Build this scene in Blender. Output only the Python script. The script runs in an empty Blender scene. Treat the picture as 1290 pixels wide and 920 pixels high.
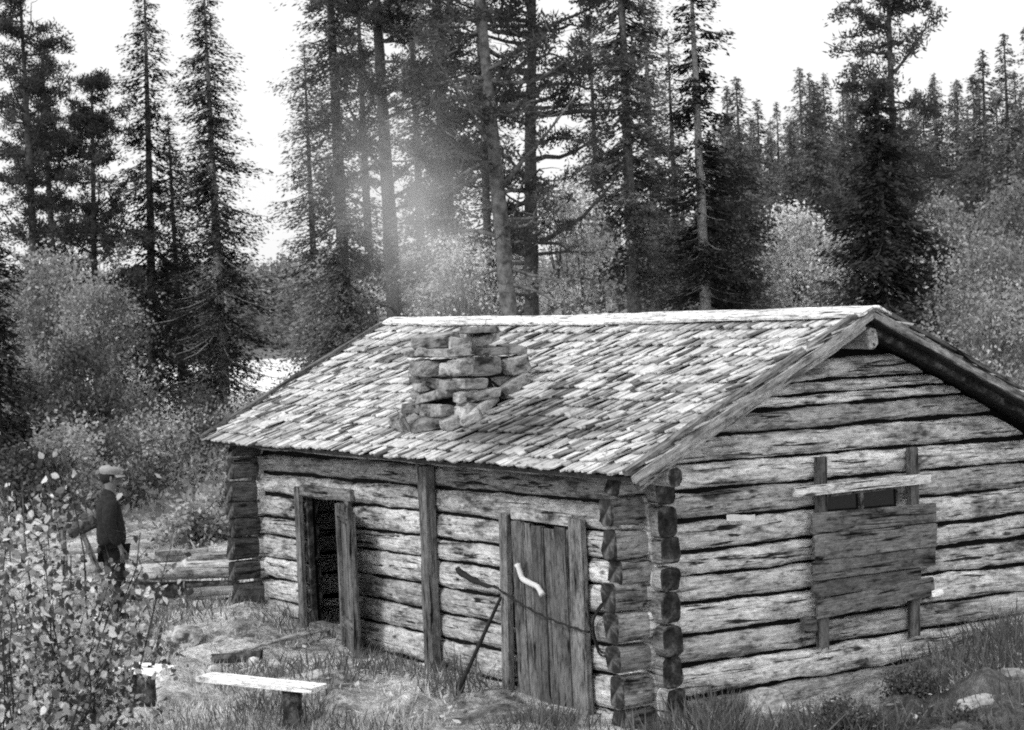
import bpy, bmesh, math, random
import numpy as np
from mathutils import Vector, Matrix, Quaternion
PI = math.pi
rng = np.random.default_rng(7)
random.seed(7)
scene = bpy.context.scene
COL = scene.collection

# ------------------------------------------------------------------ camera
FPX = 2305.6
CAM = np.array([11.1054, -8.1666, 3.1738])
YAW, PITCH, ROLL = 2.5784, -0.0274, -0.0451
cy_, sy_, cp_, sp_ = math.cos(YAW), math.sin(YAW), math.cos(PITCH), math.sin(PITCH)
FW = np.array([cy_*cp_, sy_*cp_, sp_])
_r = np.array([sy_, -cy_, 0.0]); _u = np.cross(_r, FW)
RT = _r*math.cos(ROLL) + _u*math.sin(ROLL)
UP = _u*math.cos(ROLL) - _r*math.sin(ROLL)
F2 = np.array([cy_, sy_]); R2 = np.array([sy_, -cy_])

cam = bpy.data.cameras.new('camera'); co = bpy.data.objects.new('camera', cam); COL.objects.link(co)
M = Matrix(((RT[0], UP[0], -FW[0], CAM[0]), (RT[1], UP[1], -FW[1], CAM[1]), (RT[2], UP[2], -FW[2], CAM[2]), (0, 0, 0, 1)))
co.matrix_world = M
cam.sensor_width = 36.0; cam.lens = FPX/1290*36.0; cam.clip_start = .1; cam.clip_end = 6000
cam.dof.use_dof = True; cam.dof.focus_distance = 15.5; cam.dof.aperture_fstop = 5.6
scene.camera = co

def ray(px, py):
    return FW + RT*(px-645)/FPX - UP*(py-460)/FPX
def on_z(px, py, z=0.0):
    d = ray(px, py); t = (z-CAM[2])/d[2]; return CAM + d*t
def on_plane(px, py, axis, val):
    d = ray(px, py); t = (val-CAM[axis])/d[axis]; return CAM + d*t
def at_w(px, py, w):                     # a point w metres in front of the camera
    d = ray(px, py); t = w/(d[0]*F2[0]+d[1]*F2[1]); return CAM + d*t

# ------------------------------------------------------------------ terrain height
def sm(a, b, x):
    t = np.clip((x-a)/(b-a), 0, 1); return t*t*(3-2*t)
def height(x, y):
    x = np.asarray(x, float); y = np.asarray(y, float)
    dx, dy = x-CAM[0], y-CAM[1]
    w = dx*F2[0]+dy*F2[1]; s = dx*R2[0]+dy*R2[1]
    d = np.hypot(dx, dy)
    q = s/np.maximum(np.abs(w), 8)
    h = 1.5*(1-sm(0, 13.0, d))
    h = h + .28*sm(1.6, 4.6, s)*sm(24, 15, d) * 1.0
    # mound at the far left corner of the cabin
    h = h + .22*np.exp(-(((x+7.3)/1.2)**2+((y+.2)/1.0)**2))
    rough = .05*np.sin(x*2.1+1.3*np.sin(y*1.7))*np.sin(y*2.4+.8) + .03*np.sin(x*5.3+y*2.2)*np.sin(y*6.1-x*1.4)
    incab = sm(-.5, .3, np.minimum(np.minimum(x+7.3, -x), np.minimum(y, 4.35-y)))
    h = h + rough*(1-incab) - .02*incab
    h = h - 1.6*sm(30, 62, w)*sm(.12, -.02, q)
    ch = sm(92, 118, w)*sm(-.02, -.09, q)*(1-sm(300, 345, w))
    h = h - 2.6*ch
    h = h + sm(-.02, .10, q)*.055*np.clip(w-45, 0, 700)
    h = h + np.clip(w-330, 0, 700)*.052*sm(.0, -.05, q)
    h = h + sm(40, 300, d)*(.8*np.sin(x*.021+2)*np.sin(y*.027)+.0)
    h = h - 2.0*sm(10, 40, -w)
    return h
def gz(x, y): return float(height(x, y))

# ------------------------------------------------------------------ materials
def newmat(name):
    m = bpy.data.materials.new(name); m.use_nodes = True
    nt = m.node_tree; nt.nodes.clear()
    out = nt.nodes.new('ShaderNodeOutputMaterial')
    return m, nt, out
def N(nt, t, **k):
    n = nt.nodes.new(t)
    for a, v in k.items(): setattr(n, a, v)
    return n
def ramp(nt, fac, stops):
    r = N(nt, 'ShaderNodeValToRGB'); e = r.color_ramp.elements
    while len(e) < len(stops): e.new(.5)
    for i, (p, v) in enumerate(stops):
        e[i].position = p; e[i].color = (v, v, v, 1)
    nt.links.new(fac, r.inputs['Fac']); return r.outputs['Color']
def noise(nt, vec, scale, detail=6, rough=.6, dist=0, W=None):
    n = N(nt, 'ShaderNodeTexNoise'); n.inputs['Scale'].default_value = scale
    n.inputs['Detail'].default_value = detail; n.inputs['Roughness'].default_value = rough
    n.inputs['Distortion'].default_value = dist
    if W is not None: n.noise_dimensions = '4D'; nt.links.new(W, n.inputs['W'])
    nt.links.new(vec, n.inputs['Vector']); return n.outputs['Fac']
def mapping(nt, vec, sc):
    m = N(nt, 'ShaderNodeMapping'); m.inputs['Scale'].default_value = sc
    nt.links.new(vec, m.inputs['Vector']); return m.outputs['Vector']
def math_(nt, op, a, b=None, c=None):
    m = N(nt, 'ShaderNodeMath', operation=op)
    for i, v in enumerate((a, b, c)):
        if v is None: continue
        if isinstance(v, (int, float)): m.inputs[i].default_value = v
        else: nt.links.new(v, m.inputs[i])
    return m.outputs[0]
def mul(nt, a, b):
    m = N(nt, 'ShaderNodeMixRGB', blend_type='MULTIPLY'); m.inputs[0].default_value = 1
    for i, v in ((1, a), (2, b)):
        if isinstance(v, (int, float)): m.inputs[i].default_value = (v, v, v, 1)
        else: nt.links.new(v, m.inputs[i])
    return m.outputs[0]
def bsdf(nt, out, col, rough=.9, height_=None, bump=.3, dist=.01, spec=.15):
    b = N(nt, 'ShaderNodeBsdfPrincipled')
    if isinstance(col, (int, float)): b.inputs['Base Color'].default_value = (col, col, col, 1)
    else: nt.links.new(col, b.inputs['Base Color'])
    b.inputs['Roughness'].default_value = rough
    b.inputs['Specular IOR Level'].default_value = spec
    if height_ is not None:
        bp = N(nt, 'ShaderNodeBump'); bp.inputs['Strength'].default_value = bump; bp.inputs['Distance'].default_value = dist
        nt.links.new(height_, bp.inputs['Height']); nt.links.new(bp.outputs[0], b.inputs['Normal'])
    nt.links.new(b.outputs[0], out.inputs['Surface']); return b

def wood(name, bright, contrast=1.0, streak=1.0, blotch=.5):
    m, nt, out = newmat(name)
    tc = N(nt, 'ShaderNodeTexCoord'); oi = N(nt, 'ShaderNodeObjectInfo')
    rnd = math_(nt, 'MULTIPLY', oi.outputs['Random'], 91.0)
    v = tc.outputs['Object']
    fib = noise(nt, mapping(nt, v, (1.6, 38, 38)), 2.2, 7, .72, .4, rnd)       # fibres along the timber
    crack = noise(nt, mapping(nt, v, (.9, 14, 14)), 2.0, 5, .6, .8, rnd)
    blo = noise(nt, mapping(nt, v, (1.6, 5, 5)), 1.6, 6, .65, .3, rnd)
    mot = noise(nt, mapping(nt, v, (9, 26, 26)), 1.3, 8, .78, .2, rnd)
    c1 = ramp(nt, fib, [(.30, .45), (.46, .86), (.62, 1.08)])
    c1 = mul(nt, c1, ramp(nt, mot, [(.36, .16), (.455, .8), (.58, 1.25)]))
    c2 = ramp(nt, crack, [(.37, .05), (.415, .7), (.46, 1.0)])
    vo = N(nt, 'ShaderNodeTexVoronoi', voronoi_dimensions='4D'); vo.inputs['Scale'].default_value = 1.0; nt.links.new(rnd, vo.inputs['W'])
    nt.links.new(mapping(nt, v, (2.2, 6.5, 6.5)), vo.inputs['Vector'])
    kn = math_(nt, 'ADD', vo.outputs['Distance'], math_(nt, 'MULTIPLY', mot, .10))
    c1 = mul(nt, c1, ramp(nt, kn, [(.16, .12), (.20, .6), (.24, 1.0)]))
    c3 = ramp(nt, blo, [(.34, max(.1, 1-1.35*blotch)), (.47, 1-.3*blotch), (.58, 1.08)])
    var = math_(nt, 'MULTIPLY_ADD', oi.outputs['Random'], .62, .62)
    c = mul(nt, mul(nt, c1, c2), c3); c = mul(nt, c, bright)
    vm = N(nt, 'ShaderNodeMixRGB', blend_type='MULTIPLY'); vm.inputs[0].default_value = 1
    nt.links.new(c, vm.inputs[1]); nt.links.new(var, vm.inputs[2])
    hgt = math_(nt, 'ADD', fib, math_(nt, 'MULTIPLY', crack, 1.5))
    bsdf(nt, out, vm.outputs[0], .92, hgt, .7, .02)
    return m
def endgrain(name, bright):
    m, nt, out = newmat(name)
    tc = N(nt, 'ShaderNodeTexCoord')
    n = noise(nt, tc.outputs['Object'], 9, 7, .7); n2 = noise(nt, tc.outputs['Object'], 45, 4, .7)
    c = mul(nt, ramp(nt, n, [(.35, .25*bright), (.5, bright), (.64, bright*3.6)]), ramp(nt, n2, [(.3, .5), (.6, 1.1)]))
    bsdf(nt, out, c, .95, n2, .6, .02); return m
def plain(name, val, sc=6, var=.35, bump=.4, rough=.9, dist=.02, detail=7):
    m, nt, out = newmat(name)
    tc = N(nt, 'ShaderNodeTexCoord')
    n = noise(nt, tc.outputs['Object'], sc, detail, .68)
    bsdf(nt, out, ramp(nt, n, [(.3, val*(1-var)), (.5, val), (.7, min(1, val*(1+var)))]), rough, n, bump, dist); return m
def stone_mat(name, val):
    m, nt, out = newmat(name)
    tc = N(nt, 'ShaderNodeTexCoord'); oi = N(nt, 'ShaderNodeObjectInfo')
    rnd = math_(nt, 'MULTIPLY', oi.outputs['Random'], 55.0)
    a = noise(nt, mapping(nt, tc.outputs['Object'], (1, 1, 2.2)), 4.5, 8, .68, .4, rnd)
    b = noise(nt, tc.outputs['Object'], 26, 5, .7, 0, rnd)
    c = mul(nt, ramp(nt, a, [(.38, .12), (.47, .75), (.57, 1.35)]), ramp(nt, b, [(.3, .55), (.5, 1.0), (.72, 1.2)]))
    var = math_(nt, 'MULTIPLY_ADD', oi.outputs['Random'], .8, .6)
    c = mul(nt, mul(nt, c, val), 1.0)
    vm = N(nt, 'ShaderNodeMixRGB', blend_type='MULTIPLY'); vm.inputs[0].default_value = 1
    nt.links.new(c, vm.inputs[1]); nt.links.new(var, vm.inputs[2])
    bsdf(nt, out, vm.outputs[0], .92, math_(nt, 'ADD', a, math_(nt, 'MULTIPLY', b, .5)), .8, .04); return m
def leafmat(name, val, trans=.35, var=.5):
    m, nt, out = newmat(name)
    at = N(nt, 'ShaderNodeAttribute', attribute_name='shade')
    oi = N(nt, 'ShaderNodeObjectInfo')
    k = math_(nt, 'MULTIPLY', at.outputs['Fac'], math_(nt, 'MULTIPLY_ADD', oi.outputs['Random'], .3*var, val*1.0) if False else val)
    d = N(nt, 'ShaderNodeBsdfDiffuse'); t = N(nt, 'ShaderNodeBsdfTranslucent'); mx = N(nt, 'ShaderNodeMixShader')
    mx.inputs[0].default_value = trans
    nt.links.new(k, d.inputs[0]); nt.links.new(k, t.inputs[0])
    nt.links.new(d.outputs[0], mx.inputs[1]); nt.links.new(t.outputs[0], mx.inputs[2])
    nt.links.new(mx.outputs[0], out.inputs['Surface']); return m

W_GABLE = wood('weathered_log_gable', .95, blotch=.7)
W_STUB = wood('mossy_log_butt', .42, blotch=.65)
W_STUBD = wood('dark_mossy_log_butt', .16, blotch=.6)
W_FRONTD = wood('stained_eave_shade_log', .40, blotch=.6)  # stained log wood with the eave's shade put into the colour; lintel shares it
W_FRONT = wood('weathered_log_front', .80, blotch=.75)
W_END = endgrain('log_end_grain', .05)
W_FRAME = wood('door_frame_wood', .24, blotch=.5)
W_DOOR = wood('door_plank_wood', .22, blotch=.6)
W_POST = wood('post_wood', .28)
W_LIGHT = wood('pale_board', 1.25, blotch=.05)
W_SHUT = wood('shutter_wood', .28, blotch=.65)
W_SHUTD = wood('shutter_dark_wood', .2, blotch=.4)
W_VERGE = wood('mossy_verge', .24, blotch=.7)
W_BARGE = wood('barge_wood', .38, blotch=.7)
W_RIDGE = wood('ridge_board_wood', .92, blotch=.15)
W_BARK = endgrain('dark_bark', .045)
W_SILVER = wood('silver_log', .62, blotch=.5)
CHINK = plain('dark_chinking', .006, 8)
STONE = stone_mat('chimney_stone', .33)
ROCK = stone_mat('field_stone', .34)
ROCKP = stone_mat('pale_field_stone', .75)
SOOT = plain('chimney_core', .02)
IRON = plain('rusty_iron', .03, 40)
BONE = plain('pale_handle', .72, 20, .15)
PAPER = plain('white_paper', 1.0, 20, .1)
SPRUCE = leafmat('spruce_needles', .062, .2)
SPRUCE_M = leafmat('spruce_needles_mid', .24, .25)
SPRUCE_F = leafmat('spruce_needles_haze_tint', .2, .2)  # paler needles, distance haze mixed into the leaf colour
FAR = leafmat('distant_forest', .34, .2)  # far conifers lightened: the air's haze is in their base colour
PINE = leafmat('pine_needles', .10, .25)
BIRCH = leafmat('birch_leaves', .88, .4)
BUSH = leafmat('bush_leaves', .42, .4)
BUSHD = leafmat('dark_bush_leaves', .13, .35)
LEAF = leafmat('near_leaves', .62, .4)
GRASS = leafmat('grass_blades', .75, .4)
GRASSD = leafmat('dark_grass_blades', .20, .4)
BARK_L = plain('pale_bark', .33, 14, .8, .7)
BARK_D = plain('dark_tree_bark', .085, 12, .7, .7)
BARK_P = plain('patchy_pine_bark', .15, 5, .9, .8)
BARK_M = plain('grey_tree_bark', .16, 12, .8, .7)

def unit(a): return a/(np.linalg.norm(a, axis=1)[:, None]+1e-9)
# ------------------------------------------------------------------ mesh helpers
WM = {}
def mesh_obj(name, V, Fc, mats, parent=None, shade=None, midx=None, smooth=False, loc=None, mat3=None):
    me = bpy.data.meshes.new(name)
    V = np.asarray(V, dtype=np.float32)
    if isinstance(Fc, np.ndarray):
        k = Fc.shape[1]; n = len(Fc)
        me.vertices.add(len(V)); me.vertices.foreach_set('co', V.ravel())
        me.loops.add(n*k); me.loops.foreach_set('vertex_index', Fc.astype(np.int32).ravel())
        me.polygons.add(n); me.polygons.foreach_set('loop_start', np.arange(0, n*k, k, dtype=np.int32))
        try: me.polygons.foreach_set('loop_total', np.full(n, k, dtype=np.int32))
        except Exception: pass
        me.update(calc_edges=True)
    else:
        me.from_pydata([tuple(map(float, v)) for v in V], [], Fc); me.update()
    for m in (mats if isinstance(mats, (list, tuple)) else [mats]): me.materials.append(m)
    if midx is not None: me.polygons.foreach_set('material_index', np.asarray(midx, dtype=np.int32))
    if shade is not None:
        a = me.attributes.new('shade', 'FLOAT', 'POINT'); a.data.foreach_set('value', np.asarray(shade, dtype=np.float32))
    if smooth: me.polygons.foreach_set('use_smooth', np.ones(len(me.polygons), dtype=bool))
    me.validate()
    o = bpy.data.objects.new(name, me); COL.objects.link(o)
    if parent is not None:
        o.parent = parent
        if parent.name in WM: o.matrix_parent_inverse = WM[parent.name].inverted()
    if mat3 is not None: o.matrix_basis = mat3; WM[o.name] = mat3.copy()
    elif loc is not None: o.location = loc
    return o
def tag(o, label=None, cat=None, group=None, kind=None):
    if label: o['label'] = label
    if cat: o['category'] = cat
    if group: o['group'] = group
    if kind: o['kind'] = kind
    return o
def thing(name, label, cat, loc=(0, 0, 0), rz=0, group=None):
    o = bpy.data.objects.new(name, None); COL.objects.link(o); o.location = loc; o.rotation_euler = (0, 0, rz)
    return tag(o, label, cat, group)

def wob(n, step, amp, r):
    """smooth random curve of n samples, one control every `step` samples"""
    k = max(2, int(n/step)+2); c = r.normal(0, amp, k)
    return np.interp(np.linspace(0, k-1, n), np.arange(k), c)

def frame(p0, p1, up=(0, 0, 1)):
    p0 = Vector(p0); p1 = Vector(p1); x = (p1-p0).normalized(); u = Vector(up)
    y = u.cross(x)
    if y.length < 1e-4: y = Vector((0, 1, 0)).cross(x)
    y.normalize(); z = x.cross(y)
    m = Matrix((x, y, z)).transposed().to_4x4(); m.translation = p0
    return m, (p1-p0).length

def timber(name, p0, p1, w, h, mats, parent=None, up=(0, 0, 1), seed=0, power=4.0, rough=.006, taper=0.0,
           stub0=0, stub1=0, step=.07, edge=.012, cut=None, nseg=20, hs=None, endm=1, chop=.0):
    """a hewn timber from p0 to p1; w across, h high (in `up`); ends may swell (stub) into rounder butts"""
    r = np.random.default_rng(seed+1000)
    m, L = frame(p0, p1, up)
    n = max(4, int(L/step)+1)
    xs = np.linspace(0, L, n)
    if n > 6: xs[1] = .012; xs[-2] = L-.012
    th = np.linspace(0, 2*PI, nseg, endpoint=False)+PI/nseg
    top = wob(n, 5, edge, r)+wob(n, 2, edge*.4, r); bot = wob(n, 5, edge, r)+wob(n, 2, edge*.4, r)
    cy = wob(n, 9, rough, r)
    V = []
    for i, x in enumerate(xs):
        s = 0
        if stub0 and x < stub0: s = 1
        if stub1 and x > L-stub1: s = 1
        pw = power if not s else 4.4
        ct, st = np.cos(th), np.sin(th)
        yy = np.sign(ct)*np.abs(ct)**(2/pw); zz = np.sign(st)*np.abs(st)**(2/pw)
        hh = (hs(x/L) if hs else h)*(1+taper*(x/L-.5))
        k = 1.0
        if i == 0 or i == n-1: k = .93
        wy = w/2*(1.06 if s else 1)*k; hz = hh/2*(1.05 if s else 1)*k
        y = yy*wy + cy[i] + r.normal(0, rough*.35, nseg)
        z = np.where(zz > 0, zz*(hz+top[i]*.5), zz*(hz+bot[i]*.5)) + r.normal(0, rough*.35, nseg)
        xx = np.full(nseg, x)
        if i in (0, n-1): xx = xx + r.normal(0, .006, nseg) + chop*z*(1 if i else -1)
        V.append(np.stack([xx, y, z], 1))
    V = np.concatenate(V)
    if cut is not None: V = cut(V)
    F = []; mi = []; mats3 = mats if isinstance(mats, (list, tuple)) else [mats]
    for i in range(n-1):
        e = (i == 0 or i == n-2)
        for j in range(nseg):
            a = i*nseg+j; b = i*nseg+(j+1) % nseg
            xm = (xs[i]+xs[i+1])/2
            F.append((a, a+nseg, b+nseg, b)); mi.append(1 if e and len(mats3) > 2 else (2 if xm < stub0 else (3 if xm > L-stub1 else 0)))
    F.append(tuple(range(nseg))); mi.append(endm)
    F.append(tuple(range((n-1)*nseg+nseg-1, (n-1)*nseg-1, -1))); mi.append(endm)
    ms = mats if isinstance(mats, (list, tuple)) else [mats, mats]
    return mesh_obj(name, V, F, ms, parent, midx=mi, smooth=False, mat3=m)

def board(name, p0, p1, w, t, mat, parent=None, up=(0, 0, 1), seed=0, rough=.002, edge=.004, step=.1, chop=0):
    """sawn board: w = width seen in `up`, t = thickness across"""
    return timber(name, p0, p1, t, w, [mat, mat], parent, up, seed, power=14, rough=rough, edge=edge, step=step, nseg=16, chop=chop)

def box_vf(x0, x1, y0, y1, z0, z1):
    V = [(x, y, z) for z in (z0, z1) for y in (y0, y1) for x in (x0, x1)]
    F = [(0, 2, 3, 1), (4, 5, 7, 6), (0, 1, 5, 4), (2, 6, 7, 3), (0, 4, 6, 2), (1, 3, 7, 5)]
    return V, F
def boxes(name, lst, mat, parent=None):
    V = []; F = []
    for b in lst:
        v, f = box_vf(*b); o = len(V); V += v; F += [tuple(i+o for i in q) for q in f]
    return mesh_obj(name, V, F, mat, parent)

def tube_vf(pts, rad, seg=8, off=0, r=None, jit=0):
    pts = np.asarray(pts, float); n = len(pts)
    rad = np.full(n, rad) if np.isscalar(rad) else np.asarray(rad)
    T = np.gradient(pts, axis=0); T /= np.linalg.norm(T, axis=1)[:, None]+1e-9
    ref = np.array([0, 0, 1.0]) if abs(T[0, 2]) < .9 else np.array([1.0, 0, 0])
    th = np.linspace(0, 2*PI, seg, endpoint=False)
    V = []
    for i in range(n):
        a = np.cross(T[i], ref); a /= np.linalg.norm(a)+1e-9; b = np.cross(T[i], a)
        rr = rad[i]*(1+(r.normal(0, jit, seg) if r is not None and jit else 0))
        V.append(pts[i]+(np.cos(th)*rr)[:, None]*a+(np.sin(th)*rr)[:, None]*b)
    V = np.concatenate(V)
    F = [(off+i*seg+j, off+i*seg+(j+1) % seg, off+(i+1)*seg+(j+1) % seg, off+(i+1)*seg+j) for i in range(n-1) for j in range(seg)]
    F.append(tuple(off+j for j in range(seg-1, -1, -1))); F.append(tuple(off+(n-1)*seg+j for j in range(seg)))
    return V, F
class Tubes:
    def __init__(s): s.V = []; s.F = []; s.n = 0
    def add(s, pts, rad, seg=7, r=None, jit=0):
        v, f = tube_vf(pts, rad, seg, s.n, r, jit); s.V.append(v); s.F += f; s.n += len(v)
    def obj(s, name, mat, parent=None, smooth=True):
        return mesh_obj(name, np.concatenate(s.V), s.F, mat, parent, smooth=smooth)

def rock_vf(sx, sy, sz, seed, n=7, power=4.5, rough=.07):
    """an angular stone: a rounded box with lumpy, slightly faceted faces"""
    r = np.random.default_rng(seed)
    V = {}; L = []; F = []
    g = np.linspace(-1, 1, n)
    def vid(p):
        k = tuple(np.round(p, 5))
        if k not in V: V[k] = len(L); L.append(p)
        return V[k]
    for ax in range(3):
        for sg in (-1, 1):
            for i in range(n-1):
                for j in range(n-1):
                    q = []
                    for a, b in ((0, 0), (1, 0), (1, 1), (0, 1)):
                        p = np.zeros(3); p[ax] = sg; p[(ax+1) % 3] = g[i+a]; p[(ax+2) % 3] = g[j+b]; q.append(vid(p))
                    F.append(tuple(q if sg > 0 else q[::-1]))
    P = np.array(L)
    P = P/(np.sum(np.abs(P)**power, axis=1)**(1/power))[:, None]
    f = np.zeros(len(P))
    for k in range(5):
        d = r.normal(0, 1, 3)*(1.2+k*.9); f += np.sin(P@d+r.uniform(0, 6))/(1+k*.6)
    P = P*(1+rough*f[:, None]*.8)
    for k in range(8):                                    # knock flat facets off
        d = r.normal(0, 1, 3); d /= np.linalg.norm(d); m = r.uniform(.74, .98)
        e = P@d-m; P = P-np.where(e > 0, e, 0)[:, None]*d*.85
    P = P+r.normal(0, rough*.12, P.shape)
    return P*np.array([sx, sy, sz])/2, F

def slab_vf(sx, sy, sz, seed, jit=.16):
    """a split slab of stone: the hull of jittered box corners and edge points, edges knocked off"""
    r = np.random.default_rng(seed); pts = []
    for x in (-1, 1):
        for y in (-1, 1):
            for z in (-1, 1): pts.append(np.array([x, y, z])*(1-r.uniform(0, jit, 3)*[1.2, 1.2, 1.6]))
    for _ in range(7):
        p = r.uniform(-1, 1, 3); a = r.integers(3); p[a] = np.sign(p[a])*r.uniform(.95, 1.06); b = (a+1) % 3; p[b] = np.sign(p[b])*r.uniform(.85, 1.02); pts.append(p)
    bm = bmesh.new()
    for p in pts: bm.verts.new(p*np.array([sx, sy, sz])/2)
    h_ = bmesh.ops.convex_hull(bm, input=bm.verts)
    bmesh.ops.delete(bm, geom=[g for g in set(h_['geom_interior']+h_['geom_unused']) if isinstance(g, bmesh.types.BMVert)], context='VERTS')
    bmesh.ops.bevel(bm, geom=list(bm.edges), offset=min(sx, sy, sz)*.07, segments=1, affect='EDGES')
    bmesh.ops.triangulate(bm, faces=bm.faces)
    bmesh.ops.subdivide_edges(bm, edges=bm.edges, cuts=2, use_grid_fill=True)
    V = np.array([v.co[:] for v in bm.verts]); bm.verts.index_update()
    F = [tuple(v.index for v in f.verts) for f in bm.faces]; bm.free()
    m = min(sx, sy, sz)
    for k in range(4):
        d = r.normal(0, 1, 3)*(14+k*16); V = V+(np.sin(V@d+r.uniform(0, 6))*m*.030/(1+k*.4))[:, None]*unit(r.normal(0, 1, V.shape)*.5+V)
    return V, F

# ------------------------------------------------------------------ kites (leaves, needle sprays, blades)
class Kites:
    def __init__(s): s.V = []; s.S = []
    def add(s, P, D, L, Wd, shade, r, flat=None):
        """P base points (n,3), D unit directions, L lengths, Wd widths"""
        n = len(P); R_ = r.normal(0, 1, (n, 3))
        if flat is not None: R_ = R_*flat+np.cross(D, [0, 0, 1.0])
        sd = R_-np.sum(R_*D, 1)[:, None]*D; sd /= np.linalg.norm(sd, axis=1)[:, None]+1e-9
        L = np.broadcast_to(L, n)[:, None]; Wd = np.broadcast_to(Wd, n)[:, None]
        mid = P+D*L*.45
        q = np.stack([P, mid+sd*Wd/2, P+D*L, mid-sd*Wd/2], 1)
        s.V.append(q.reshape(-1, 3)); s.S.append(np.repeat(np.broadcast_to(shade, n), 4))
    def obj(s, name, mat, parent=None, loc=None):
        V = np.concatenate(s.V); F = np.arange(len(V)).reshape(-1, 4)
        return mesh_obj(name, V, F, mat, parent, shade=np.concatenate(s.S), loc=loc)
def unit(a): return a/(np.linalg.norm(a, axis=1)[:, None]+1e-9)

# ================================================================== CABIN
Lc, Wc, EZ, RZ = 7.18, 4.03, 1.955, 3.135
OX, OXL, OY = .38, .40, .41
YR = Wc/2
WB = 4.36; VB = -.37           # the back wall stands a little further out and its roof slope runs lower
TAN = (RZ-EZ)/(YR+OY)
def ztop(y): return EZ+(min(y, Wc-y)+OY)*TAN
ANG = math.atan(TAN)
cabin = thing('log_cabin', 'weathered log cabin with shingled roof and rough stone chimney', 'cabin')

def wall_core(name, lst): 
    o = boxes(name, lst, CHINK, cabin); return o
def lerp(a, b, t): return a+(b-a)*t
# --- front wall : course boundaries (left, right)
FB = [(-.30, -.22), (-.02, .037), (.24, .309), (.47, .543), (.70, .781), (.93, 1.032), (1.13, 1.226), (1.37, 1.45), (1.60, 1.68), (1.82, 1.885), (1.99, 2.03)]
D1 = (-5.95, -4.98, 1.41); D2 = (-1.96, -.96, 1.46)
fw = wall_core('front_wall', [(-Lc+.02, D1[0], .055, .12, -.3, 1.93), (D1[0], D1[1], .055, .12, D1[2], 1.93), (D1[1], D2[0], .055, .12, -.3, 1.93),
                              (D2[0], D2[1], .055, .12, D2[2], 1.93), (D2[1], -.02, .055, .12, -.3, 1.93)])
def fz(i, x):
    t = (x+6.5)/6.0; return lerp(FB[i][0], FB[i][1], t)
STUB = .3; STX = .13
sd = 10
for i in range(len(FB)-1):
    spans = [(-Lc-STX-.03, STX)]
    zc = (FB[i][0]+FB[i+1][0])/2
    if FB[i][1] < D1[2]-.08: spans = [(-Lc-STX-.03, D1[0]-.02), (D1[1]+.02, STX)]
    if FB[i][1] < D2[2]-.05:
        sp = []
        for a, b in spans:
            if b > D2[1]: sp += [(a, D2[0]-.02), (D2[1]+.02, b)]
            else: sp.append((a, b))
        spans = sp
    elif i % 3 == 1 and len(spans) == 1: pass
    for a, b in spans:
        sd += 1
        j0 = random.uniform(-.03, .03) if a < -Lc else 0; j1 = random.uniform(-.03, .03) if b > 0 else 0
        a2, b2 = a+j0, b+j1
        za = (fz(i, a2)+fz(i+1, a2))/2; zb = (fz(i, b2)+fz(i+1, b2))/2
        h = FB[i+1][1]-FB[i][1]-.020
        o = timber('log', (a2, .085, za), (b2, .085, zb), .17, h, [W_FRONTD if i > 7 else W_FRONT, W_END, W_STUBD, W_STUB], fw, power=2.9, seed=sd, taper=random.uniform(-.05, .05),  # top two courses carry the under-eave shade in their wood colour
                   stub0=STX+.1 if a < -Lc else 0, stub1=STX+.02 if b > 0 else 0, step=.06, edge=.013, rough=.006, chop=random.uniform(-.25, .25))
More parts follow.
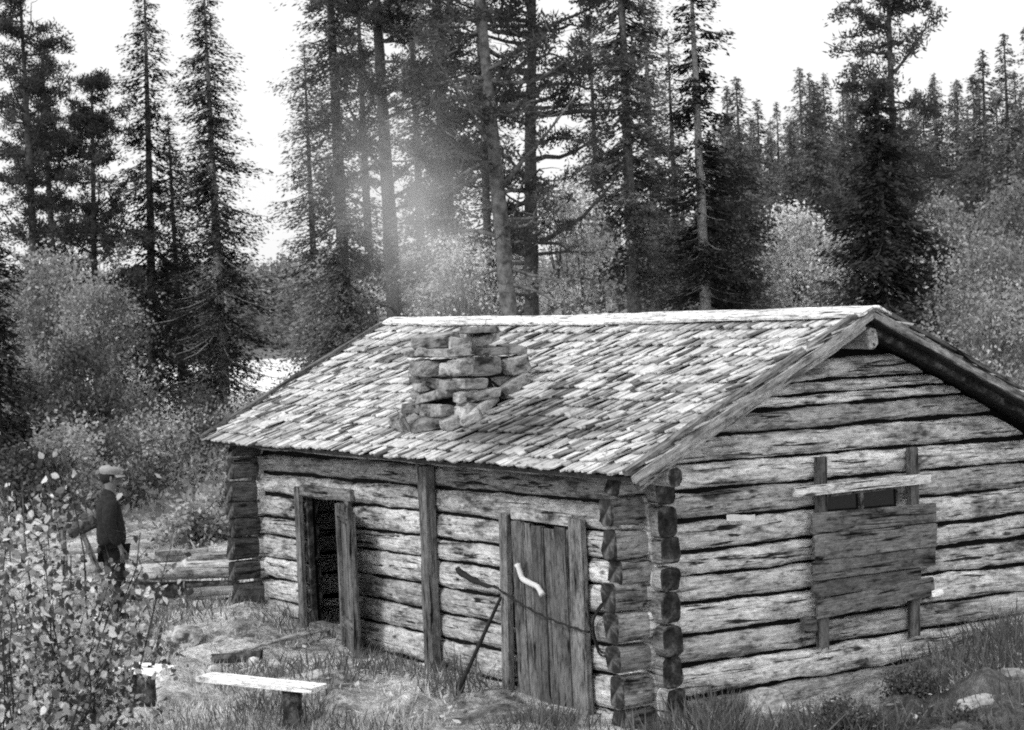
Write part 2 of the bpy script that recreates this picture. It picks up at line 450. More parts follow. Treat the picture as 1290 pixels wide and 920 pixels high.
# --- gable walls
GB = [(-.36, -.32), (-.085, -.12), (.177, .115), (.43, .36), (.67, .55), (.911, .795), (1.121, 1.02), (1.284, 1.24), (1.542, 1.465), (1.771, 1.69), (1.987, 1.892)]
UB = [(2.165, 2.14), (2.34, 2.33), (2.435, 2.425), (2.535, 2.525), (2.725, 2.715)]
def gable(name, xc, face):
    V = [(-.02, 0), (Wc+.0, 0)]
    a0, a1 = xc-.03, xc+.03
    prof = [(.13, -.3), (WB-.13, -.3), (WB-.13, ztop(WB-.13)-.10), (YR, ztop(YR)-.19), (.13, ztop(.13)-.10)]
    Vv = [(a0, y, z) for y, z in prof]+[(a1, y, z) for y, z in prof]
    F = [(0, 1, 2, 3, 4), (9, 8, 7, 6, 5)]+[(k, 5+k, 5+(k+1) % 5, (k+1) % 5) for k in range(5)]
    core = mesh_obj(name, Vv, F, CHINK, cabin)
    bl = GB+UB
    global sd
    def gzb(i, y): 
        return lerp(bl[i][0], bl[i][1], (y-.15)/3.9)
    for i in range(len(bl)-1):
        h = (bl[i+1][0]+bl[i+1][1]-bl[i][0]-bl[i][1])/2-.022
        sd += 1
        if i < len(GB)-1:
            y0 = -STUB+random.uniform(-.05, .04); y1 = WB+STUB+random.uniform(-.04, .05)
            if i == len(GB)-2: y0, y1 = -.27, WB+.2
            st = STUB
        else:
            # shorter logs of the gable, cut to the slope of the roof
            y0, y1 = (bl[i][0]-EZ+.10)/TAN-OY-.25, 0
            y0 = (gzb(i, .2)-EZ+.12)/TAN-OY; y1 = Wc-y0; st = 0
        za = (gzb(i, y0)+gzb(i+1, y0))/2; zb = (gzb(i, y1)+gzb(i+1, y1))/2
        cut = None
        if i >= len(GB)-2:
            def cut(Vx, y0=y0, y1=y1, za=za):
                Vx = Vx.copy(); yw = y0+Vx[:, 0]; zw = za+Vx[:, 2]
                ymin = (zw+.115+(.05 if xc > -1 else 0)*(zw-EZ)/1.1-EZ)/TAN-OY
                yw2 = np.clip(yw, ymin, Wc-ymin); Vx[:, 0] = yw2-y0; return Vx
        timber('log', (xc, y0, za), (xc, y1, zb), .17, h, [W_GABLE, W_END, W_STUB if face > 0 else W_STUBD, W_STUB], core, power=2.9, seed=sd, taper=random.uniform(-.05, .05),
               stub0=st, stub1=st, step=.06, edge=.014, rough=.006, cut=cut, chop=random.uniform(-.2, .2) if st else 0)
    return core
gw = gable('gable_wall', -.085, 1)
gw2 = gable('gable_wall', -Lc+.085, -1)
# purlin ends
rf_parts = []
bw = wall_core('back_wall', [(-Lc+.02, -.02, WB-.12, WB-.055, -.3, 1.86)])
for i in range(len(FB)-2):
    sd += 1
    za = (FB[i][0]+FB[i+1][0])/2-.0; h = FB[i+1][0]-FB[i][0]-.018
    timber('log', (-Lc-STX, WB-.085, za), (STX, WB-.085, za-.03), .17, h, [W_FRONT, W_END, W_STUB, W_STUB], bw, seed=sd, stub0=STUB, stub1=STUB, step=.15)
# floor inside
boxes('floor', [(-Lc+.15, -.15, .15, WB-.15, -.1, .03)], plain('earth_floor', .03), cabin)

# --- roof ---------------------------------------------------------
def shingle_mat():
    m, nt, out = newmat('silver_shingles')
    tc = N(nt, 'ShaderNodeTexCoord'); at = N(nt, 'ShaderNodeAttribute', attribute_name='shade')
    w = math_(nt, 'MULTIPLY', at.outputs['Fac'], 37.0)
    fib = noise(nt, mapping(nt, tc.outputs['Object'], (60, 3, 3)), 1.6, 6, .7, .3, w)
    pat = noise(nt, mapping(nt, tc.outputs['Object'], (1, 1, 1)), 1.1, 6, .62)
    fine = noise(nt, tc.outputs['Object'], 14, 6, .75)
    c = ramp(nt, fib, [(.34, .30), (.46, .82), (.58, 1.1)])
    c = mul(nt, c, ramp(nt, pat, [(.34, .4), (.46, .9), (.6, 1.0)]))
    c = mul(nt, c, ramp(nt, fine, [(.36, .25), (.44, .9), (.55, 1.05)]))
    s = ramp(nt, at.outputs['Fac'], [(0, .07), (.25, .44), (.6, .80), (1, .96)])
    c = mul(nt, mul(nt, c, s), .93)
    # damp mossy stain on the boards below and beside the chimney
    sx = N(nt, 'ShaderNodeVectorMath', operation='DISTANCE')
    mp = mapping(nt, tc.outputs['Object'], (.62, 1.35, 0)); nt.links.new(mp, sx.inputs[0]); sx.inputs[1].default_value = (-2.05*.62, .1*1.35, 0)
    f = math_(nt, 'ADD', sx.outputs['Value'], math_(nt, 'MULTIPLY', noise(nt, tc.outputs['Object'], 4, 6, .7), 1.0))
    c = mul(nt, c, ramp(nt, math_(nt, 'MULTIPLY', f, .5), [(.33, .22), (.48, .55), (.66, 1)]))
    bsdf(nt, out, c, .85, fib, .6, .01); return m
SHING = shingle_mat()
SLOPE = (YR+OY)/math.cos(ANG)
def slope_pt(side, x, v, n):
    """side -1: front slope, +1: back; v = distance up the slope from the eave; n = height above the deck"""
    y = -OY+v*math.cos(ANG)-n*math.sin(ANG); z = EZ+v*math.sin(ANG)+n*math.cos(ANG)
    z = z+(.035-.095*(x+7.6)/8.0)*v/SLOPE-.035*np.sin(np.clip((x+7.6)/8.0, 0, 1)*PI)*v/SLOPE+.008*np.sin(x*2.3)*(1-.5*v/SLOPE)
    if isinstance(y, np.ndarray): return np.stack([x, y if side < 0 else Wc-y, z], -1)
    return (x, y if side < 0 else Wc-y, z)
CHX0, CHX1, CHV0, CHV1 = -3.92, -2.84, .54, 1.40
def build_roof():
    V = []; F = []; S = []; r = np.random.default_rng(5)
    def quadbox(side, c8, sh):
        o = len(V)
        for x, v, n in c8: V.append(slope_pt(side, x, v, n)); S.append(sh)
        q = [(0, 3, 2, 1), (4, 5, 6, 7), (0, 1, 5, 4), (1, 2, 6, 5), (2, 3, 7, 6), (3, 0, 4, 7)]
        F.extend([tuple(o+i for i in (f if side < 0 else f[::-1])) for f in q])
    for side in (-1, 1):
        # deck boards
        x0, x1 = -Lc-OXL+.02, OX-.02
        ve = .03 if side < 0 else VB+.03
        quadbox(side, [(x0, ve, -.06), (x1, ve, -.06), (x1, SLOPE-.03, -.06), (x0, SLOPE-.03, -.06), (x0, ve, -.028), (x1, ve, -.028), (x1, SLOPE-.03, -.028), (x0, SLOPE-.03, -.028)], .0)
        expo = .160; nc = int(SLOPE/expo)
        for k in range(0 if side < 0 else -2, nc+1):
            v0 = k*expo-.0
            x = -Lc-OXL+r.uniform(-.03, .0)
            rowj = r.normal(0, .006)
            ph = r.uniform(0, 6)
            while x < OX-.03:
                wd = r.uniform(.045, .10)
                if x+wd > OX: wd = OX-x
                gap = r.uniform(.004, .014)
                a = x+gap/2; b = x+wd-gap/2
                ln = .30; vj = r.normal(0, .009)+rowj+.012*math.sin(x*1.7+ph)
                if r.random() < .06: vj += r.uniform(.04, .10)
                sk = r.normal(0, .010)
                vb = v0+vj; vt = min(v0+ln, SLOPE-.005)
                if vt-vb < .05: x += wd; continue
                th = r.uniform(.010, .018); lift = r.uniform(.026, .042)+(r.uniform(.01, .035) if r.random() < .13 else 0)
                base = -.020; tw = r.normal(0, .005)
                slot = (CHX0-.02 < (a+b)/2 < CHX1+.02) and side < 0 and vb+.1 > CHV0 and vb < CHV1
                if slot: x += wd; continue
                sh = np.clip(r.normal(.60, .24), .12, 1) if r.random() > .10 else r.uniform(0.03, .2)
                fr = r.normal(0, .006)
                quadbox(side, [(a+sk, vb+fr, base+lift+tw), (b+sk, vb-fr, base+lift-tw), (b, vt, base), (a, vt, base),
                               (a+sk, vb+fr, base+lift+th+tw), (b+sk, vb-fr, base+lift+th-tw), (b, vt, base+.006), (a, vt, base+.006)], sh)
                x += wd
    return mesh_obj('roof', V, F, SHING, cabin, shade=S)
roof = build_roof()
# eave fascia pole under the shingle ends (dark), ridge boards, barge boards
for side in (-1, 1):
    p = slope_pt(side, -Lc-OXL+.05, .16 if side < 0 else VB+.16, -.095); q = slope_pt(side, OX-.06, .16 if side < 0 else VB+.16, -.095)
    timber('eave_pole', p, q, .07, .07, [W_BARK, W_END], roof, seed=300+side, power=2.2)
    segs = [(-Lc-OXL-.02, -3.1), (-3.092, OX+.02)] if side < 0 else [(-Lc-OXL-.02, -4.4), (-4.39, OX+.02)]
    for j, (a, b) in enumerate(segs):
        nup = Vector(slope_pt(side, 0, 1, 1))-Vector(slope_pt(side, 0, 1, 0))
        along = Vector(slope_pt(side, 0, 1, 0))-Vector(slope_pt(side, 0, 0, 0))
        off = SLOPE-.075+(.0 if side < 0 else -.012)
        n0 = .034+(.006*j)
        board('ridge_board', slope_pt(side, a, off, n0), slope_pt(side, b, off-(.012 if j else 0), n0+.004), .17, .022, W_RIDGE, roof, up=along, seed=310+j+side*3, edge=.010, rough=.004)
for xx, s in ((OX, 1), (-Lc-OXL, -1)):
    for side in (-1, 1):
        e = .0 if side < 0 else .0
        nup = Vector(slope_pt(side, 0, 1, 1))-Vector(slope_pt(side, 0, 1, 0))
        # flat weathering board on top of the shingle ends
        xdir = Vector((1, 0, 0))
        board('verge_board', slope_pt(side, xx-s*.045, -.01 if side < 0 else VB, .044), slope_pt(side, xx-s*.045, SLOPE-.165, .050), .075, .03, W_VERGE, roof, up=xdir, seed=320+side+s*5, rough=.006, edge=.010)
        # barge board on the edge
        board('barge_board', slope_pt(side, xx+s*.0, .0 if side < 0 else VB, -.022), slope_pt(side, xx+s*.0, SLOPE+(.0 if side < 0 else -.02), -.022), .062, .026, W_BARGE if side > 0 else W_SILVER, roof, up=nup, seed=330+side+s*5, rough=.006, edge=.006)
        # inner rafter under the overhang
        timber('rafter', slope_pt(side, xx-s*.11, .06 if side < 0 else VB+.06, -.105), slope_pt(side, xx-s*.11, SLOPE-.06, -.105), .07 if side < 0 else .045, .08 if side < 0 else .05, [W_SILVER if side < 0 else W_BARK, W_END], roof, up=nup, seed=340+side+s*5, power=2.6)
for yy, zz, rr in ((YR+.02, RZ-.26, .12), (.02, EZ-.03, .14), (WB-.02, EZ-.17, .14)):
    timber('purlin', (-Lc-OXL+.12, yy, zz+(.03 if rr < .13 else 0)), (OX-.06, yy, zz-(.02 if rr < .13 else 0)), rr, rr*(1.4 if rr < .13 else 1), [W_SILVER, W_SILVER if yy == YR+.02 else W_END], roof, seed=int(350+yy*10), power=2.6, step=.15)

# --- chimney ------------------------------------------------------
def build_chimney():
    cx, cyv = (CHX0+CHX1)/2, None
    y0 = -OY+CHV0*math.cos(ANG); y1 = -OY+CHV1*math.cos(ANG)
    zb = EZ+CHV0*math.sin(ANG)
    r = np.random.default_rng(12)
    ztp = 2.93
    cen = np.array([cx, (y0+y1)/2])
    def half(z):
        t = (z-zb)/(ztp-zb); return (CHX1-CHX0)/2*(1.0-.17*t), (y1-y0)/2*(1.0-.08*t)
    # sooty core
    V = []; 
    for z in (zb-.25, ztp-.14):
        hx, hy = half(z); hx -= .1; hy -= .1
        V += [(cx-hx, cen[1]-hy, z), (cx+hx, cen[1]-hy, z), (cx+hx, cen[1]+hy, z), (cx-hx, cen[1]+hy, z)]
    F = [(3, 2, 1, 0), (4, 5, 6, 7), (0, 1, 5, 4), (1, 2, 6, 5), (2, 3, 7, 6), (3, 0, 4, 7)]
    core = mesh_obj('chimney', V, F, SOOT, cabin)
    z = zb-.10; k = 0
    while z < ztp-.03:
        h = r.uniform(.08, .19)
        if z+h > ztp: h = ztp-z
        h = max(h, .06)
        hx, hy = half(z)
        k += 1
        for ax, sgn in ((0, -1), (1, 1), (0, 1), (1, -1)):      # front (-y), right (+x), back, left
            length = 2*(hx if ax == 0 else hy); t = -length/2+(.0 if k % 2 else .06)
            while t < length/2-.05:
                ln = min(r.uniform(.20, .66), length/2-t+.03)
                if ln < .1: break
                dep = r.uniform(.16, .24); hh = h*r.uniform(.80, 1.0)
                out_ = r.normal(0.01, .045)
                if ax == 0: p = (cx+t+ln/2, cen[1]+sgn*(hy-dep/2+out_), z+hh/2); s = (ln-.025, dep, hh-.012)
                else: p = (cx+sgn*(hx-dep/2+out_), cen[1]+t+ln/2, z+hh/2); s = (dep, ln-.025, hh-.012)
                Vr, Fr = slab_vf(*s, seed=int(r.integers(1e6)))
                a, b, c = r.normal(0, .075, 3)
                q = Matrix.Rotation(a, 4, 'X') @ Matrix.Rotation(b, 4, 'Y') @ Matrix.Rotation(c*1.5, 4, 'Z')
                q.translation = Vector(p)
                zr = EZ+(p[1]+OY)*TAN
                if p[2]+hh/2 > zr-.03:
                    mesh_obj('stone', Vr, Fr, STONE, core, mat3=q)
                t += ln
        z += h-.004
    # loose cap stones
    for (dx, dy, sx, sy, sz, ez_) in ((-.22, -.16, .42, .26, .13, .0), (.26, .02, .36, .34, .06, .10), (.22, .05, .3, .26, .10, .0), (.02, .12, .14, .2, .13, .03), (-.16, .2, .3, .2, .09, .0), (.30, -.22, .2, .2, .12, -.04)):
        Vr, Fr = slab_vf(sx, sy, sz, int(r.integers(1e6)))
        q = Matrix.Rotation(r.normal(0, .09), 4, 'X') @ Matrix.Rotation(r.normal(0, .09), 4, 'Y') @ Matrix.Rotation(r.normal(0, .4), 4, 'Z')
        q.translation = Vector((cx+dx, cen[1]+dy, ztp+ez_+sz*.3)); mesh_obj('stone', Vr, Fr, STONE, core, mat3=q)
    # upturned flashing stones at the foot
    for (dx, dy, sx, sy, sz) in ((-.50, -.44, .2, .12, .10), (-.42, -.46, .16, .12, .18), (-.22, -.44, .24, .14, .14), (.08, -.42, .46, .16, .10), (.36, -.38, .26, .16, .10), (.58, -.3, .2, .2, .1), (.5, .2, .16, .3, .12), (.5, -.1, .14, .3, .1)):
        Vr, Fr = slab_vf(sx, sy, sz, int(r.integers(1e6)), .2)
        y = cen[1]+dy; q = Matrix.Rotation(ANG, 4, 'X') @ Matrix.Rotation(r.normal(0, .2), 4, 'Z'); q.translation = Vector((cx+dx, y, EZ+(y+OY)*TAN+.05))
        mesh_obj('stone', Vr, Fr, STONE, core, mat3=q)
    return (cx, cen[1], ztp)
CHT = build_chimney()

# --- doors, posts -------------------------------------------------
# left door: frame
df = board('door_frame', (-6.03, -.035, .02), (-6.01, -.035, 1.50), .11, .05, W_FRAME, cabin, up=(1, 0, 0), seed=401)
board('jamb', (-4.93, -.022, .0), (-4.92, -.022, 1.42), .09, .04, W_FRAME, df, up=(1, 0, 0), seed=402)
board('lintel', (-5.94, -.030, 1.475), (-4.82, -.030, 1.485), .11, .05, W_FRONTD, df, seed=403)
board('jamb', (-5.935, .05, .02), (-5.935, .05, 1.41), .06, .03, W_BARK, df, up=(0, 1, 0), seed=404)
board('threshold', (-5.93, .06, .06), (-5.0, .06, .06), .10, .16, W_FRAME, df, seed=405)
# open leaf, swung out and nearly edge-on
hx_, hy_ = -5.03, -.05
ang = math.radians(-17); dv = np.array([math.cos(ang), math.sin(ang)]); nv = np.array([-dv[1], dv[0]])
def leafpt(t, n, z): return (hx_+dv[0]*t+nv[0]*n, hy_+dv[1]*t+nv[1]*n, z)
ZB, ZT = -.03, 1.40
leaf = board('door', leafpt(.09, 0, ZB), leafpt(.09, 0, ZT), .17, .028, W_DOOR, cabin, up=(dv[0], dv[1], 0), seed=410)
leaf['label'] = 'open plank door swung outward'
for j in range(1, 4): board('plank', leafpt(.09+.18*j, .002*(j % 2), ZB), leafpt(.09+.18*j, .002*(j % 2), ZT-.01*j), .17, .028, W_DOOR, leaf, up=(dv[0], dv[1], 0), seed=410+j)
board('edge_stile', leafpt(.73, -.035, ZB-.04), leafpt(.73, -.035, ZT+.02), .05, .05, W_FRAME, leaf, up=(dv[0], dv[1], 0), seed=415)
board('edge_stile', leafpt(.03, -.035, ZB+.04), leafpt(.03, -.035, ZT), .06, .04, W_FRAME, leaf, up=(dv[0], dv[1], 0), seed=416)
for z in (.25, 1.3): board('batten', leafpt(.07, -.038, z), leafpt(.69, -.038, z), .1, .03, W_FRAME, leaf, seed=417)
# middle post
board('wall_post', (-3.30, -.06, -.12), (-3.26, -.06, 1.85), .14, .10, W_POST, cabin, up=(1, 0, 0), seed=420, edge=.012, rough=.006)
# right door
f2 = board('door_frame', (-2.05, -.045, -.08), (-1.975, -.045, 1.50), .12, .06, W_POST, cabin, up=(1, 0, 0), seed=431, edge=.012)
board('jamb', (-.91, -.045, -.10), (-.90, -.045, 1.53), .18, .06, W_POST, f2, up=(1, 0, 0), seed=432, edge=.010)
board('lintel', (-1.92, -.005, 1.51), (-1.0, -.005, 1.51), .10, .05, W_FRONT, f2, seed=433)
d2 = board('door', (-1.83, -.012, -.05), (-1.83, -.012, 1.445), .165, .03, W_DOOR, cabin, up=(1, 0, 0), seed=440)
d2['label'] = 'shut plank door'
xw = -1.74
for j, w_ in enumerate((.13, .19, .15, .17, .14)):
    board('plank', (xw+w_/2, -.012-.006*(j % 2), -.05), (xw+w_/2, -.012-.006*(j % 2), 1.44-.012*(j % 3)), w_-.008, .03, W_DOOR, d2, up=(1, 0, 0), seed=441+j); xw += w_
hd = Tubes(); q0 = on_plane(652, 711, 1, -.09); q1 = on_plane(684, 750, 1, -.09)
a = np.array([q0, q0*.75+q1*.25+[-.03, 0, -.06], (q0+q1)/2+[0, 0, -.03], q0*.2+q1*.8+[0, 0, .02], q1])
t = np.linspace(0, 4, 18); hp = np.stack([np.interp(t, range(5), a[:, k]) for k in range(3)], 1)
hd.add(hp, [.030]+[.024]*15+[.028, .030], 8, rng, .06); hd.obj('handle', BONE, d2)
# iron bar across the shut door
lb = Tubes(); q0 = on_plane(622, 738, 1, -.10); q1 = on_plane(742, 797, 1, -.10)
n = 26; P = q0+(q1-q0)*np.linspace(0, 1, n)[:, None]; P[:, 2] -= .05*np.sin(np.linspace(0, PI, n)); P[:, 2] += .006*np.sin(np.arange(n)*2.1)
lb.add(P, .009+.003*np.sin(np.arange(n)*2.6), 7); lb.obj('latch_bar', IRON, d2)
# heavy twisted grip hanging left of the door
tw = Tubes(); q0 = on_plane(575, 717, 1, -.05); q1 = on_plane(628, 741, 1, -.08)
n = 16; P = q0+(q1-q0)*np.linspace(0, 1, n)[:, None]; P[:, 2] -= .03*np.sin(np.linspace(0, PI, n))
tw.add(P, np.interp(np.linspace(0, 1, n), [0, .08, .5, .8, 1], [.018, .032, .024, .014, .010]), 8, rng, .25)
tag(tw.obj('iron_hook', IRON), 'dark gnarled iron hook left of the shut door', 'hook')
# leaning pole
st = Tubes(); q1 = on_plane(631, 752, 1, -.10); q0 = on_plane(574, 864, 1, -.42); q0[2] = gz(q0[0], q0[1])-.02
n = 12; P = q0+(q1-q0)*np.linspace(0, 1, n)[:, None]
st.add(P, np.interp(np.linspace(0, 1, n), [0, .1, .2, 1], [.045, .04, .018, .014]), 8, rng, .08)
tag(st.obj('spade', IRON), 'thin dark iron rod leaning against the left frame of the shut door', 'rod').name = 'leaning_rod'
# wire loop near the corner
wl = Tubes(); c0 = on_plane(764, 790, 1, -.03); th = np.linspace(0, 2*PI, 30)
P = np.stack([c0[0]+.17*np.cos(th)*(1+.1*np.sin(3*th)), np.full(30, -.035), c0[2]+.20*np.sin(th)+.06*np.cos(th)], 1)
wl.add(P, .009, 6); P2 = P.copy(); P2[:, 0] += .02; P2[:, 2] -= .02; P2[:, 1] -= .02; wl.add(P2[:24], .008, 6)
tag(wl.obj('wire_loop', IRON), 'loop of dark wire hanging on the logs by the near corner', 'wire')

# --- shuttered window in the gable --------------------------------
win = boxes('window', [(.012, .05, 1.70, 1.735, 1.47, 1.60), (.012, .05, 2.10, 2.135, 1.47, 1.60), (.012, .05, 2.52, 2.56, 1.47, 1.60), (.012, .05, 1.70, 2.56, 1.60, 1.63)], W_SHUT, cabin)
gm, nt, out = newmat('dark_glass'); bsdf(nt, out, .01, .15, spec=.4)
boxes('pane', [(.014, .022, 1.735, 2.10, 1.44, 1.60)], gm, win); boxes('pane', [(.014, .022, 2.135, 2.52, 1.44, 1.60)], gm, win)
for (y, z0, z1, s_) in ((1.665, .40, 1.92, 1), (2.675, .36, 1.92, 2)):
    board('upright', (.045, y-.03, z0), (.045, y+.03, z1), .09, .06, W_SHUT, win, up=(0, 1, 0), seed=500+s_)
board('crosspiece', (.095, 1.36, 1.675), (.095, 2.84, 1.660), .080, .03, W_LIGHT, win, seed=505, edge=.004)
sh = None
zs = [1.50, 1.325, 1.115, .945, .81, .63]; zr = [1.46, 1.28, 1.09, .93, .80, .66]
for j in range(5):
    y0, y1 = 1.53+random.uniform(-.01, .015), 2.865+random.uniform(-.03, .03)
    if j == 3: y1 = 2.70
    if j == 4: y0, y1 = 1.55, 2.83
    za = (zs[j]+zs[j+1])/2; zb_ = (zr[j]+zr[j+1])/2
    w_ = zs[j]-zs[j+1]-.014
    if j == 4: w_ = .15; zb_ += .03
    xo = .092 if j != 3 else .072
    o = board('shutter' if sh is None else 'board', (xo+.010*(j % 2), y0, za), (xo+.010*(j % 2), y1, zb_), w_, .028, W_SHUTD if j == 3 else W_SHUT, cabin if sh is None else sh, seed=510+j, edge=.006)
    if sh is None: sh = o
board('board', (.10, 2.80, .70), (.10, 2.93, .70), .06, .03, W_LIGHT, sh, seed=520)
board('board', (.05, 1.44, .60), (.05, 1.56, .60), .12, .05, W_SHUT, sh, seed=521)
# pale scrap on the logs
Vp = []; 
for i in range(9):
    y = .72+.285*i/8; Vp += [(.035+.006*math.sin(i*2), y, 1.532-.028*i/8+.022+.006*random.random()), (.03+.006*math.cos(i), y, 1.532-.028*i/8-.018-.01*random.random())]
tag(mesh_obj('paper_scrap', Vp, [(2*i, 2*i+2, 2*i+3, 2*i+1) for i in range(8)], PAPER), 'torn white paper scrap on the gable logs left of the shutter', 'paper')

# ================================================================== GROUND
def ground_mesh():
    az0 = YAW
    inn = np.linspace(-.42, .42, 520); outa = np.linspace(.42, 2*PI-.42, 120)[1:-1]
    az = np.concatenate([inn, outa])+az0
    rad = np.concatenate([[.01], np.geomspace(2.5, 12, 40), np.linspace(12.06, 26, 230), np.geomspace(26.3, 4500, 170)])
    A, Rr = np.meshgrid(az, rad); X = CAM[0]+Rr*np.cos(A); Y = CAM[1]+Rr*np.sin(A)
    Z = height(X, Y)
    nr = np.zeros_like(Z)
    for k in range(9):
        a = rng.uniform(0, 2*PI); f = 2.2*1.42**k
        nr += np.sin((X*math.cos(a)+Y*math.sin(a))*f+3*np.sin((X*math.sin(a)-Y*math.cos(a))*f*.6+k))*(.035/1.33**k)
    near = sm(45, 25, Rr)*(1-sm(-.3, .1, np.minimum(np.minimum(X+7.3, -X), np.minimum(Y, 4.35-Y))))
    Z = Z+nr*near*(.7+1.3*sm(1.8, 3.5, (X-CAM[0])*R2[0]+(Y-CAM[1])*R2[1])*sm(16.5, 14.5, Rr))
    V = np.stack([X, Y, Z], -1).reshape(-1, 3); na = len(az); nrn = len(rad)
    i, j = np.meshgrid(np.arange(nrn-1), np.arange(na), indexing='ij')
    a = i*na+j; b = i*na+(j+1) % na
    F = np.stack([a, a+na, b+na, b], -1).reshape(-1, 4)
    m, nt, out = newmat('forest_ground')
    tc = N(nt, 'ShaderNodeTexCoord'); v = tc.outputs['Object']
    n1 = noise(nt, v, .9, 8, .7, .6); n2 = noise(nt, v, 7, 8, .75); n3 = noise(nt, v, 30, 5, .7)
    c = mul(nt, mul(nt, ramp(nt, n1, [(.36, .2), (.48, .6), (.58, 1.0)]), ramp(nt, n2, [(.34, .22), (.5, .8), (.66, 1.3)])), ramp(nt, n3, [(.3, .5), (.5, 1), (.7, 1.4)]))
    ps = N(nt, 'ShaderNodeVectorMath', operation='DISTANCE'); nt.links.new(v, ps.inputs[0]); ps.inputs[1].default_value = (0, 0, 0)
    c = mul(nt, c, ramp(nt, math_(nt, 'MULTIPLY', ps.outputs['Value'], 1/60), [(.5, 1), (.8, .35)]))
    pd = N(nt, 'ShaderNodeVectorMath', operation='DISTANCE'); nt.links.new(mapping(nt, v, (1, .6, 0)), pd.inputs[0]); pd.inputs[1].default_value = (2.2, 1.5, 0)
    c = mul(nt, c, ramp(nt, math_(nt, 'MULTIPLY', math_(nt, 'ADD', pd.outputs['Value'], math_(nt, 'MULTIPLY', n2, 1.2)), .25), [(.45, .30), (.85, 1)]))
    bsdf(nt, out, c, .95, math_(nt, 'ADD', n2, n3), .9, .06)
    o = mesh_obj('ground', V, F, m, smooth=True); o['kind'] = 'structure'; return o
ground_mesh()
# river
m, nt, out = newmat('river_water'); tc = N(nt, 'ShaderNodeTexCoord')
nz = noise(nt, mapping(nt, tc.outputs['Object'], (.4, .4, 1)), 1.5, 5, .6)
b = bsdf(nt, out, .95, .45, nz, .25, .3, spec=1.0)  # near-white base colour stands in for the sky's reflection on the water
c = CAM[:2]+F2*220-R2*90
V = [tuple(c+F2*a+R2*b_)+(-2.75,) for a, b_ in ((-150, -260), (150, -260), (150, 130), (-150, 130))]
o = mesh_obj('river', V, [(0, 1, 2, 3)] if False else [(3, 2, 1, 0)], m); o['kind'] = 'structure'

# ================================================================== VEGETATION
def grow_spruce(h, r0, nb, seed, power=.75, droop=.35, per=60, lean=(0, 0), start=.06, spray=.30, gaps=.25, wd=.36):
    r = np.random.default_rng(seed); K = Kites(); T = Tubes()
    zz = np.linspace(0, h, 14); lx = lean[0]*(zz/h)+.02*h*.3*np.sin(zz/h*5+seed)*.3; ly = lean[1]*(zz/h)
    def tr(z): return np.array([np.interp(z, zz, lx), np.interp(z, zz, ly), z])
    rb = .011*h+.03
    T.add(np.stack([lx, ly, zz], 1), rb*(1-zz/h)**.8+.012, 8, r, .05)
    blobs = r.uniform(0, 1, (10, 3))
    for b in range(int(nb*1.2)):
        t = start+(1-start)*(b+r.uniform(0, 1))/(nb*1.2); z = h*t; a = r.uniform(0, 2*PI)
        cl = .72+.28*math.sin(a*2+z*1.7+seed)+.18*math.sin(a*3-z*3.1)
        if r.random() < gaps*(1.25-cl): continue
        l = r0*(1-t)**power*r.uniform(.6, 1.12)*cl+.10
        if t < start+.12: l *= .55+.45*(t-start)/.12
        n = max(14, int(per*1.9*(l/r0)))
        d = np.array([math.cos(a), math.sin(a)])
        up0 = .30*(t-.45)
        s = r.uniform(.08, 1, n)**.8
        base = tr(z)
        P = np.zeros((n, 3)); P[:, :2] = base[:2]+d*(l*s)[:, None]
        P[:, 2] = z+l*(up0*s-droop*s*(1.35-.75*s))
        side = r.choice([-1, 1], n); an = a+side*r.uniform(.2, 1.2, n)
        dz = r.uniform(-.75, -.02, n)
        D = unit(np.stack([np.cos(an), np.sin(an), dz], 1))
        Ln = spray*.8*r.uniform(.5, 1.15, n)*(1.12-.45*s)*(.6+.4*min(1, l/1.0))
        lat = r.normal(0, .13*l+.02, n)*(.3+s); P[:, 0] -= d[1]*lat; P[:, 1] += d[0]*lat
        P[:, 2] -= r.exponential(.11, n)*min(1.2, .4+l*.6); P = P+r.normal(0, .04, (n, 3))
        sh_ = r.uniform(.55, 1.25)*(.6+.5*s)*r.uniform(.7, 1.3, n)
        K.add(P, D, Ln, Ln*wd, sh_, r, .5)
        # limb
        ts = np.linspace(0, .9, 4); Pl = np.zeros((4, 3)); Pl[:, :2] = base[:2]+d*(l*ts)[:, None]; Pl[:, 2] = z+l*(up0*ts-droop*ts*(1.35-.75*ts))
        T.add(Pl, np.array([.022, .016, .010, .004])*(.5+l*.4), 4)
    # leader
    n = 30; s = r.uniform(0, 1, n); K.add(np.stack([np.full(n, lx[-1]), np.full(n, ly[-1]), h-.9*s], 1), unit(np.stack([r.normal(0, 1, n), r.normal(0, 1, n), r.uniform(.2, 1, n)], 1)), .12+.14*s, .06, 1.0, r)
    return T, K
